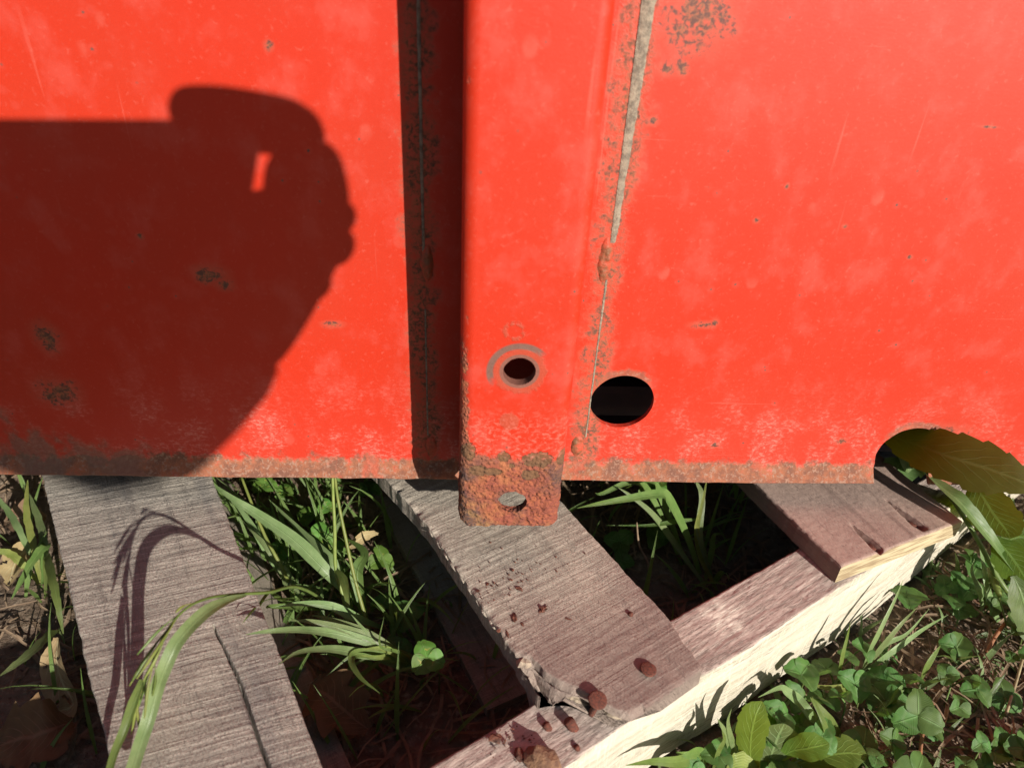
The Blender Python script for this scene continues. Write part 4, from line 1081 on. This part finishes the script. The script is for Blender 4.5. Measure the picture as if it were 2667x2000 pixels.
# leafy plants in the left gap
lw = empty('sow_thistle', tuple(pz(110, 1540, ZG))); tag(lw, 'green jagged weed in the sunlit gap left of the left board', 'weed')
for i, (px, wd, m_) in enumerate([([(110, 1540, ZG - .002), (90, 1430, -.075), (70, 1340, -.062), (72, 1250, -.050)], .0024, M_GRY),
                                 ([(110, 1530, ZG - .002), (60, 1470, -.08), (20, 1440, -.075), (-40, 1430, -.07)], .0026, M_GRY),
                                 ([(112, 1540, ZG - .002), (115, 1450, -.07), (120, 1420, -.06), (80, 1470, -.062), (30, 1560, -.07)], .0034, M_GR),
                                 ([(120, 1570, ZG - .002), (120, 1450, -.065), (135, 1500, -.055), (150, 1570, -.06), (165, 1650, -.075)], .0026, M_GR),
                                 ([(170, 1680, ZG - .002), (150, 1640, -.075), (80, 1700, -.060), (0, 1760, -.055)], .0032, M_GRB),
                                 ([(115, 1540, ZG - .002), (118, 1440, -.072), (100, 1350, -.068), (60, 1260, -.064)], .0026, M_GRB),
                                 ([(115, 1540, ZG - .002), (60, 1400, -.074), (20, 1330, -.07), (-20, 1280, -.066)], .0022, M_GRB)]):
    v_, f_, u_ = ribbon([pz(*q) for q in px], toothed(wd, 7, .3, i, peak=.5, base=.4), up=(.1, -.5, 1), fold=.2, n=30, cols=4); obj('leaf', v_, f_, m_, lw, True, u_)

# ------------------------------------------------------------------ dead leaves
def deadleaf(label, px, wd, mat, up, seed, nt=6, depth=.2, peak=.5, fold=.25, holes=None):
    P = [pz(*q) for q in px]
    e = ribbon(P, toothed(wd, nt, depth, seed, peak=peak), up=up, fold=fold, n=40, cols=10, curl=-.15)
    v_ = [p + np.array([0, 0, 1]) * (.0022 * nz((p[0] * 55, p[1] * 55, seed)) + .0008 * nz((p[0] * 200, p[1] * 200, seed))) for p in e[0]]
    f_ = [q for q in e[1] if not (holes and nz(tuple(np.array(v_[q[0]]) * 190 + seed), 1, 2) > holes)]
    o = obj('dead_leaf', v_, f_, mat, None, True, e[2]); tag(o, label, 'leaf'); return o
deadleaf('tan dead leaf half lit against the left board', [(150, 1660, -.070), (148, 1720, -.078), (165, 1780, -.084), (190, 1830, -.088), (150, 1850, -.092)], .0125, M_DRY, (-.55, -.75, .6), 3, 4, .12, .45, .22, .62)
deadleaf('torn pale dead leaf in the upper left gap', [(120, 1350, -.088), (80, 1345, -.084), (40, 1350, -.086), (10, 1355, -.09)], .013, M_DRY, (0, -.4, 1), 5, 4, .4, .5, .2, .45)
deadleaf('crumpled tan dead leaf below the jagged weed', [(85, 1425, -.080), (60, 1440, -.082), (35, 1480, -.084), (25, 1530, -.088)], .010, M_DRY, (.2, -.5, 1), 8, 4, .4, .5, .3, .5)
deadleaf('large brown dead leaf in shade at the lower left corner', [(190, 1880, -.086), (130, 1900, -.080), (60, 1920, -.082), (-20, 1950, -.088)], .020, M_DRYB, (0, -.4, 1), 9, 4, .25, .5, .2)
deadleaf('dark brown oak leaf in the shaded gap right of the left board', [(960, 1900, -.090), (900, 1850, -.080), (850, 1810, -.074), (810, 1780, -.078)], .020, M_DRYB, (0, -.5, 1), 12, 3, .5, .5, .15)
deadleaf('thin curled brown leaf between the grass stems and the middle board', [(985, 1390, -.078), (955, 1392, -.070), (925, 1410, -.072), (905, 1430, -.08)], .0040, M_DRY, (.2, -.8, .4), 14, 4, .3, .5, .3)

# ------------------------------------------------------------------ roots and twigs at right
rt = []; rr = random.Random(8)
for i in range(46):
    x, y = rr.uniform(2390, 2530), rr.uniform(1480, 1640); p = pz(x, y, ZG + rr.uniform(.001, .008)); az = rr.uniform(0, 6.28); P = [p]
    for k in range(4):
        az += rr.uniform(-.8, .8); P.append(P[-1] + np.array([math.cos(az), math.sin(az), rr.uniform(-.25, .3)]) * rr.uniform(.003, .008))
    if any(outside(q[0], q[1]) < .004 for q in P): continue
    rt.append(tube(P, lambda t, w_=rr.uniform(.0003, .0008): w_ * (1.1 - .7 * t), 10, 5))
J = join(rt); o = obj('dry_roots', J[0], J[1], M_ROOT); tag(o, 'tangle of thin reddish brown roots on bare soil below the right board', 'roots', kind='stuff')
for i, (px, wd, mat, lab) in enumerate([
    ([(2395, 2010), (2400, 1930), (2415, 1860), (2430, 1830)], .0011, M_OCHRE, 'short reddish twig standing among the clover'),
    ([(2570, 1700), (2590, 1660), (2620, 1620)], .0012, M_OCHRE, 'reddish twig near the right edge of the lawn'),
    ([(2620, 1860), (2645, 1780), (2668, 1700)], .0009, M_STRAW, 'long straight straw stem at the right edge of the lawn'),
    ([(2540, 1440), (2500, 1415 + 10), (2470, 1420)], .0012, M_STRAW, 'pale dry stalk beside the end of the stringer face')]):
    v_, f_ = tube([pz(*q, ZG + .010 + .004 * k if i < 3 else ZG + .02 - .008 * k) for k, q in enumerate(px)], wd, 12, 6); o = obj('dry_twig', v_, f_, mat); tag(o, lab, 'twig')

# ------------------------------------------------------------------ rust flakes on the boards
def chunk(p, s, seed, mat, flat=.5, name='rust_flake', amp=.8):
    bm = bmesh.new(); bmesh.ops.create_icosphere(bm, subdivisions=2, radius=1)
    for v in bm.verts:
        q = v.co.copy(); k = 1 + amp * nz((q.x * 1.9 + seed, q.y * 1.9, q.z * 1.9), 1, 4); v.co = Vector((q.x * s[0] * k, q.y * s[1] * k, q.z * min(s) * flat * k))
    me = bpy.data.meshes.new(name); bm.to_mesh(me); bm.free()
    o = link(name, me, mat); o.location = (p[0], p[1], p[2] + min(s) * flat * .6); o.rotation_euler = (0, 0, seed * 1.7)
    return o
spots = [((1340, 1610), (.0034, .0018), 'largest of the dark red rust flakes on the middle board'), ((1415, 1588), (.0032, .0022), 'rust flake with a scratch trailing right on the middle board'),
         ((1353, 1535), (.0022, .0016), 'single rust flake midway down the middle board'), ((1322, 1652), (.0028, .0009), 'splinter shaped brown flake near the left edge of the middle board'),
         ((1298, 1642), (.0015, .0013), 'small dark flake left of the splinter shaped one'), ((1480, 1612), (.0020, .0008), 'thin dark chip right of the rust flakes on the middle board'),
         ((1360, 1626), (.0014, .0010), 'little red flake just right of the largest one'), ((1270, 1522), (.0016, .0010), 'pale brown crumb below the tab on the middle board'),
         ((1245, 1540), (.0012, .0010), 'dark crumb at the left end of the crumb trail'), ((1335, 1485), (.0014, .0011), 'upper dark crumb under the rusty tab')]
for i, (px, s, lab) in enumerate(spots):
    tag(chunk(atZ(*px, ZB), (s[0] * .8, s[1] * .75), i * 3.1 + 1, M_CRUMB, .5), lab, 'rust flake', 'rust flakes fallen on the middle board')
tag(chunk(atZ(1412, 1985, ZS), (.0095, .0060), 40.3, simple('clod', (.22, .125, .07), (.13, .07, .045), 260, .95, .0008), .75, 'soil_clod', .35), 'brown crumbly clod on the stringer at the bottom edge', 'clod')
tag(chunk(atZ(1290, 1925, ZS), (.0030, .0024), 44.3, M_CRUMB, .7, 'soil_clod'), 'small brown crumb on the inner edge of the stringer', 'clod')
tag(chunk(atZ(1355, 1968, ZS), (.0036, .0022), 47.3, M_CRUMB, .6, 'soil_clod'), 'dark crumb just left of the large clod', 'clod')
cr_ = []; rr = random.Random(2)
for i in range(230):
    if i < 150: x, y, zc = rr.gauss(1345, 75), rr.gauss(1560, 65), ZB
    else: x, y, zc = rr.gauss(1400, 90), rr.gauss(1920, 35), ZS
    p = atZ(x, y, zc)
    if zc == ZB:
        u, yy = uv_of(CB, p)
        if not (.002 + np.interp(u, CB['a'][:, 0], CB['a'][:, 1]) < yy < np.interp(u, CB['b'][:, 0], CB['b'][:, 1]) - .002 and u < .118): continue
    else:
        u, yy = uv_of(SB, p)
        if not (.002 + np.interp(u, SB['a'][:, 0], SB['a'][:, 1]) < yy < np.interp(u, SB['b'][:, 0], SB['b'][:, 1]) - .002): continue
        uc, yc = uv_of(CB, p)
        if uc < CEND + .006 and yc > -.006: continue
    s = rr.uniform(.00025, .0007) * (1.5 if rr.random() < .15 else 1); v = []
    for q in [(1, 0, 0), (-1, 0, 0), (0, 1, 0), (0, -1, 0), (0, 0, 1), (0, 0, -.6)]:
        v.append(np.array(p) + np.array(q) * s * rr.uniform(.6, 1.5) + [0, 0, s * .3])
    cr_.append((v, [(0, 2, 4), (2, 1, 4), (1, 3, 4), (3, 0, 4), (2, 0, 5), (1, 2, 5), (3, 1, 5), (0, 3, 5)]))
J = join(cr_); o = obj('rust_crumbs', J[0], J[1], M_CRUMB, None, False); tag(o, 'scatter of tiny rust crumbs on the middle board and stringer', 'rust crumbs', kind='stuff')

# ------------------------------------------------------------------ the photographer, whose hand and phone throw the shadow on the panel
PQ = CAM - FWD * .003
def PP(r, u, b): return PQ + RIGHT * r * .001 * K + UP * u * .001 * K - FWD * b * .001 * K
M_PH = simple('phone_case', (.02, .02, .022), (.03, .03, .032), 20, .35, .00002)
M_GLASS = simple('lens_glass', (.01, .01, .012), (.012, .012, .014), 20, .08, .0)
M_SKIN = simple('skin', (.50, .28, .20), (.44, .23, .16), 60, .5, .0002)
M_JKT = simple('dark_jacket', (.03, .035, .05), (.045, .05, .065), 200, .85, .0006)
M_JEAN = simple('jeans', (.06, .08, .14), (.09, .11, .17), 300, .85, .0005)
M_HAIR = simple('hair', (.05, .03, .02), (.08, .05, .03), 200, .6, .0006)
def rbox(r0, r1, u0, u1, b0, b1, rad, n=6):
    ring = []
    for (cx, cy, a0) in ((r1 - rad, u1 - rad, 0), (r0 + rad, u1 - rad, 90), (r0 + rad, u0 + rad, 180), (r1 - rad, u0 + rad, 270)):
        for k in range(n + 1):
            a = math.radians(a0 + 90 * k / n); ring.append((cx + rad * math.cos(a), cy + rad * math.sin(a)))
    v = [PP(x, y, b) for b in (b0, b1) for x, y in ring]; m = len(ring)
    f = [(k, (k + 1) % m, m + (k + 1) % m, m + k) for k in range(m)] + [tuple(range(m))[::-1], tuple(range(m, 2 * m))]
    return v, f
phone = empty('smartphone', tuple(PP(10, 2, 4))); tag(phone, 'dark smartphone held sideways in front of the red panel', 'phone')
obj('phone_case', *rbox(-58, 86.5, -41, 41, 0, 6.5, 7), M_PH, phone, False)
obj('screen', *rbox(-55.5, 84, -38.5, 38.5, 6.52, 6.9, 5), M_GLASS, phone, False)
for c_ in ((-16, 0), (16, 0)):
    v = [PP(c_[0] + 5 * math.cos(a), c_[1] + 5 * math.sin(a), b) for b in (-.9, -.02) for a in np.linspace(0, 2 * math.pi, 24, endpoint=False)]
    f = [(k, (k + 1) % 24, 24 + (k + 1) % 24, 24 + k) for k in range(24)] + [tuple(range(24))[::-1], tuple(range(24, 48))]
    obj('lens', v, f, M_GLASS, phone, False)
BODY = []
person = empty('person', (0, -.95, ZG)); tag(person, 'kneeling person in dark jacket and jeans holding a phone sideways in both hands', 'person')
def skin(name, nodes, edges, mat, sub=2, root=0):
    """nodes: name -> (pos, radius)"""
    names = list(nodes); bm = bmesh.new(); lay = bm.verts.layers.skin.verify(); vs = {}
    for nme in names:
        p, r = nodes[nme]; q = bm.verts.new(tuple(p)); rr_ = r if isinstance(r, tuple) else (r, r); q[lay].radius = rr_; vs[nme] = q
    vs[names[root]][lay].use_root = True
    for a, b in edges: bm.edges.new((vs[a], vs[b]))
    me = bpy.data.meshes.new(name); bm.to_mesh(me); bm.free()
    o = link(name, me, mat, person, keep=True)
    m1 = o.modifiers.new('skin', 'SKIN'); m1.use_smooth_shade = True; m1.branch_smoothing = .4
    m2 = o.modifiers.new('sub', 'SUBSURF'); m2.levels = sub; m2.render_levels = sub
    bpy.context.view_layer.update(); me2 = evald(o); o.modifiers.clear(); o.data = me2
    me2.materials.clear(); me2.materials.append(mat)
    if name in ('head', 'hand', 'finger', 'ear', 'limb'):       # bare skin is gathered into one body
        BODY.append(([np.array(q.co) for q in me2.vertices], [tuple(q.vertices) for q in me2.polygons])); bpy.data.objects.remove(o); return None
    return o
V3 = lambda *a: np.array(a, float)
wr = PP(99, -60, 22); el = PP(193, -142, 250); sh = PP(170, -98, 520)
shl = V3(-.24, sh[1] - .02, sh[2]); cx = (sh[0] + shl[0]) / 2
ell = V3(-.34, -.72, .16); wrl = PP(-86, -52, 50)
neck = V3(cx, sh[1] + .03, sh[2] + .07); chest = V3(cx, sh[1] - .05, sh[2] - .08); belly = V3(cx, sh[1] - .18, sh[2] - .28); pel = V3(cx, sh[1] - .30, .16)
hipr, hipl = pel + V3(.10, 0, -.02), pel + V3(-.10, 0, -.02)
kner, knel = V3(cx + .15, -.93, ZG + .07), V3(cx - .16, -.93, ZG + .07)
ankr, ankl = V3(cx + .12, -1.34, ZG + .06), V3(cx - .12, -1.34, ZG + .06)
toer, toel = V3(cx + .11, -1.42, ZG + .04), V3(cx - .11, -1.42, ZG + .04)
skin('jacket', dict(pel=(pel, .14), belly=(belly, .135), chest=(chest, .15), neckb=(neck + V3(0, 0, -.03), .075), sh=(sh, .075), el1=(el * .5 + sh * .5, .070), el=(el, .062), fo=(el * .4 + wr * .6, .045), cuff=(wr * .9 + el * .1, .038),
                  shl=(shl, .075), el1l=((ell + shl) / 2, .060), ell=(ell, .055), fol=(ell * .4 + wrl * .6, .045), cuffl=(wrl * .9 + ell * .1, .038)),
     [('pel', 'belly'), ('belly', 'chest'), ('chest', 'neckb'), ('chest', 'sh'), ('sh', 'el1'), ('el1', 'el'), ('el', 'fo'), ('fo', 'cuff'), ('chest', 'shl'), ('shl', 'el1l'), ('el1l', 'ell'), ('ell', 'fol'), ('fol', 'cuffl')], M_JKT)
skin('trousers', dict(pel=(pel + V3(0, -.01, -.03), .15), hr=(hipr, .10), kr=(kner, .070), ar=(ankr, .055), hl=(hipl, .10), kl=(knel, .070), al=(ankl, .055)),
     [('pel', 'hr'), ('hr', 'kr'), ('kr', 'ar'), ('pel', 'hl'), ('hl', 'kl'), ('kl', 'al')], M_JEAN)
for a, t in ((ankr, toer), (ankl, toel)):
    skin('shoe', dict(a=(a, .045), b=(a * .5 + t * .5 + V3(0, 0, -.01), .042), c=(t, .032)), [('a', 'b'), ('b', 'c')], M_PH)
hc = neck + V3(0, .09, .12)
skin('head', dict(n0=(neck + V3(0, -.01, -.02), .055), n1=(neck + V3(0, .03, .04), .055), j=(hc + V3(0, .03, -.06), (.058, .062)), h=(hc + V3(0, .01, .0), (.078, .09)), t=(hc + V3(0, -.01, .06), (.070, .08)), nose=(hc + V3(0, .105, -.02), .012)),
     [('n0', 'n1'), ('n1', 'j'), ('j', 'h'), ('h', 't'), ('h', 'nose')], M_SKIN)
skin('hair', dict(a=(hc + V3(0, -.035, .0), .080), b=(hc + V3(0, -.02, .065), .082), c=(hc + V3(0, .035, .085), .062)), [('a', 'b'), ('b', 'c')], M_HAIR)
for sx in (-1, 1):
    e_ = hc + V3(sx * .031, .085, .005); skin('eye', dict(a=(e_, .010), b=(e_ + V3(0, .004, 0), .009)), [('a', 'b')], M_GLASS, 1)
    e_ = hc + V3(sx * .082, .0, -.01); skin('ear', dict(a=(e_ + V3(0, 0, .02), .013), b=(e_ + V3(sx * .006, -.008, .0), .014), c=(e_ + V3(0, .004, -.025), .010)), [('a', 'b'), ('b', 'c')], M_SKIN, 1)
# right hand: palm beyond the phone's end, index along its top edge, other fingers behind it, thumb on the screen
R_ = lambda r: r * .001 * K
def hand(pal, fing, name='hand'):
    skin(name, pal[0], pal[1], M_SKIN, 2)
    for fn in fing:
        nm = {}; ed = []
        for i, (p, r) in enumerate(fn):
            nm['p%d' % i] = (p, r)
            if i: ed.append(('p%d' % (i - 1), 'p%d' % i))
        skin('finger', nm, ed, M_SKIN, 2)
hand((dict(w=(PP(97, -66, 24), R_(23)), p1=(PP(103, -46, 14), R_(22)), p2=(PP(109, -22, 8), R_(20)), k1=(PP(113, 0, 4), R_(19)), k2=(PP(109, 20, 2), R_(16)), k3=(PP(101, 35, 1), R_(12))), [('w', 'p1'), ('p1', 'p2'), ('p2', 'k1'), ('k1', 'k2'), ('k2', 'k3')]),
     [[(PP(106, 28, 2), R_(12)), (PP(99, 40, 0), R_(10.5)), (PP(87, 40, 1), R_(12)), (PP(68, 46, 2), R_(8.5)), (PP(52, 46, 3), R_(7.4))],
      [(PP(116, 8, 0), R_(10)), (PP(122, 4, -8), R_(9)), (PP(106, 9, -15), R_(10)), (PP(86, 11, -13), R_(10)), (PP(62, 7, -9), R_(6.5))],
      [(PP(114, -8, 0), R_(9.5)), (PP(124, -3, -8), R_(9.5)), (PP(106, -8, -15), R_(8)), (PP(80, -8, -11), R_(7.5)), (PP(60, -8, -9), R_(6.5))],
      [(PP(110, -22, 2), R_(9)), (PP(119, -21, -8), R_(8)), (PP(102, -22, -13), R_(7)), (PP(84, -20, -10), R_(6.5)), (PP(70, -19, -8), R_(5.8))],
      [(PP(104, -34, 18), R_(12)), (PP(108, -12, 22), R_(10.5)), (PP(92, 2, 20), R_(9.5)), (PP(74, 10, 15.5), R_(8))]])
hand((dict(w=(PP(-84, -62, 46), R_(23)), p1=(PP(-84, -44, 30), R_(22)), p2=(PP(-84, -22, 16), R_(20)), k1=(PP(-82, 2, 6), R_(16)), k2=(PP(-78, 22, 2), R_(12))), [('w', 'p1'), ('p1', 'p2'), ('p2', 'k1'), ('k1', 'k2')]),
     [[(PP(-78, 22, 2), R_(10)), (PP(-72, 40, 0), R_(9)), (PP(-54, 49, 1), R_(8)), (PP(-36, 49, 2), R_(7.2)), (PP(-22, 48, 3), R_(6.2))],
      [(PP(-84, 6, 0), R_(9.5)), (PP(-84, 4, -12), R_(8.5)), (PP(-66, 5, -12), R_(7.5)), (PP(-48, 6, -9.5), R_(6.5))],
      [(PP(-86, -10, 2), R_(9.5)), (PP(-86, -9, -12), R_(8.5)), (PP(-66, -8, -12), R_(7.5)), (PP(-48, -8, -9.5), R_(6.5))],
      [(PP(-84, -24, 4), R_(8.5)), (PP(-84, -22, -10), R_(7.5)), (PP(-66, -20, -11), R_(6.8)), (PP(-52, -19, -9), R_(6))],
      [(PP(-80, -34, 24), R_(12)), (PP(-78, -14, 24), R_(10.5)), (PP(-62, 0, 20), R_(9.5)), (PP(-46, 8, 15.5), R_(8))]])
skin('limb', dict(c=(chest, .09), n=(neck, .05), s=(sh, .05), e=(el, .038), w=(PP(97, -66, 24), R_(23)), sl=(shl, .05), e2=(ell, .038), w2=(PP(-84, -62, 46), R_(23)), b=(belly, .09)),
     [('c', 'n'), ('c', 's'), ('s', 'e'), ('e', 'w'), ('c', 'sl'), ('sl', 'e2'), ('e2', 'w2'), ('c', 'b')], M_SKIN)
J = join(BODY); obj('body', J[0], J[1], M_SKIN, person)
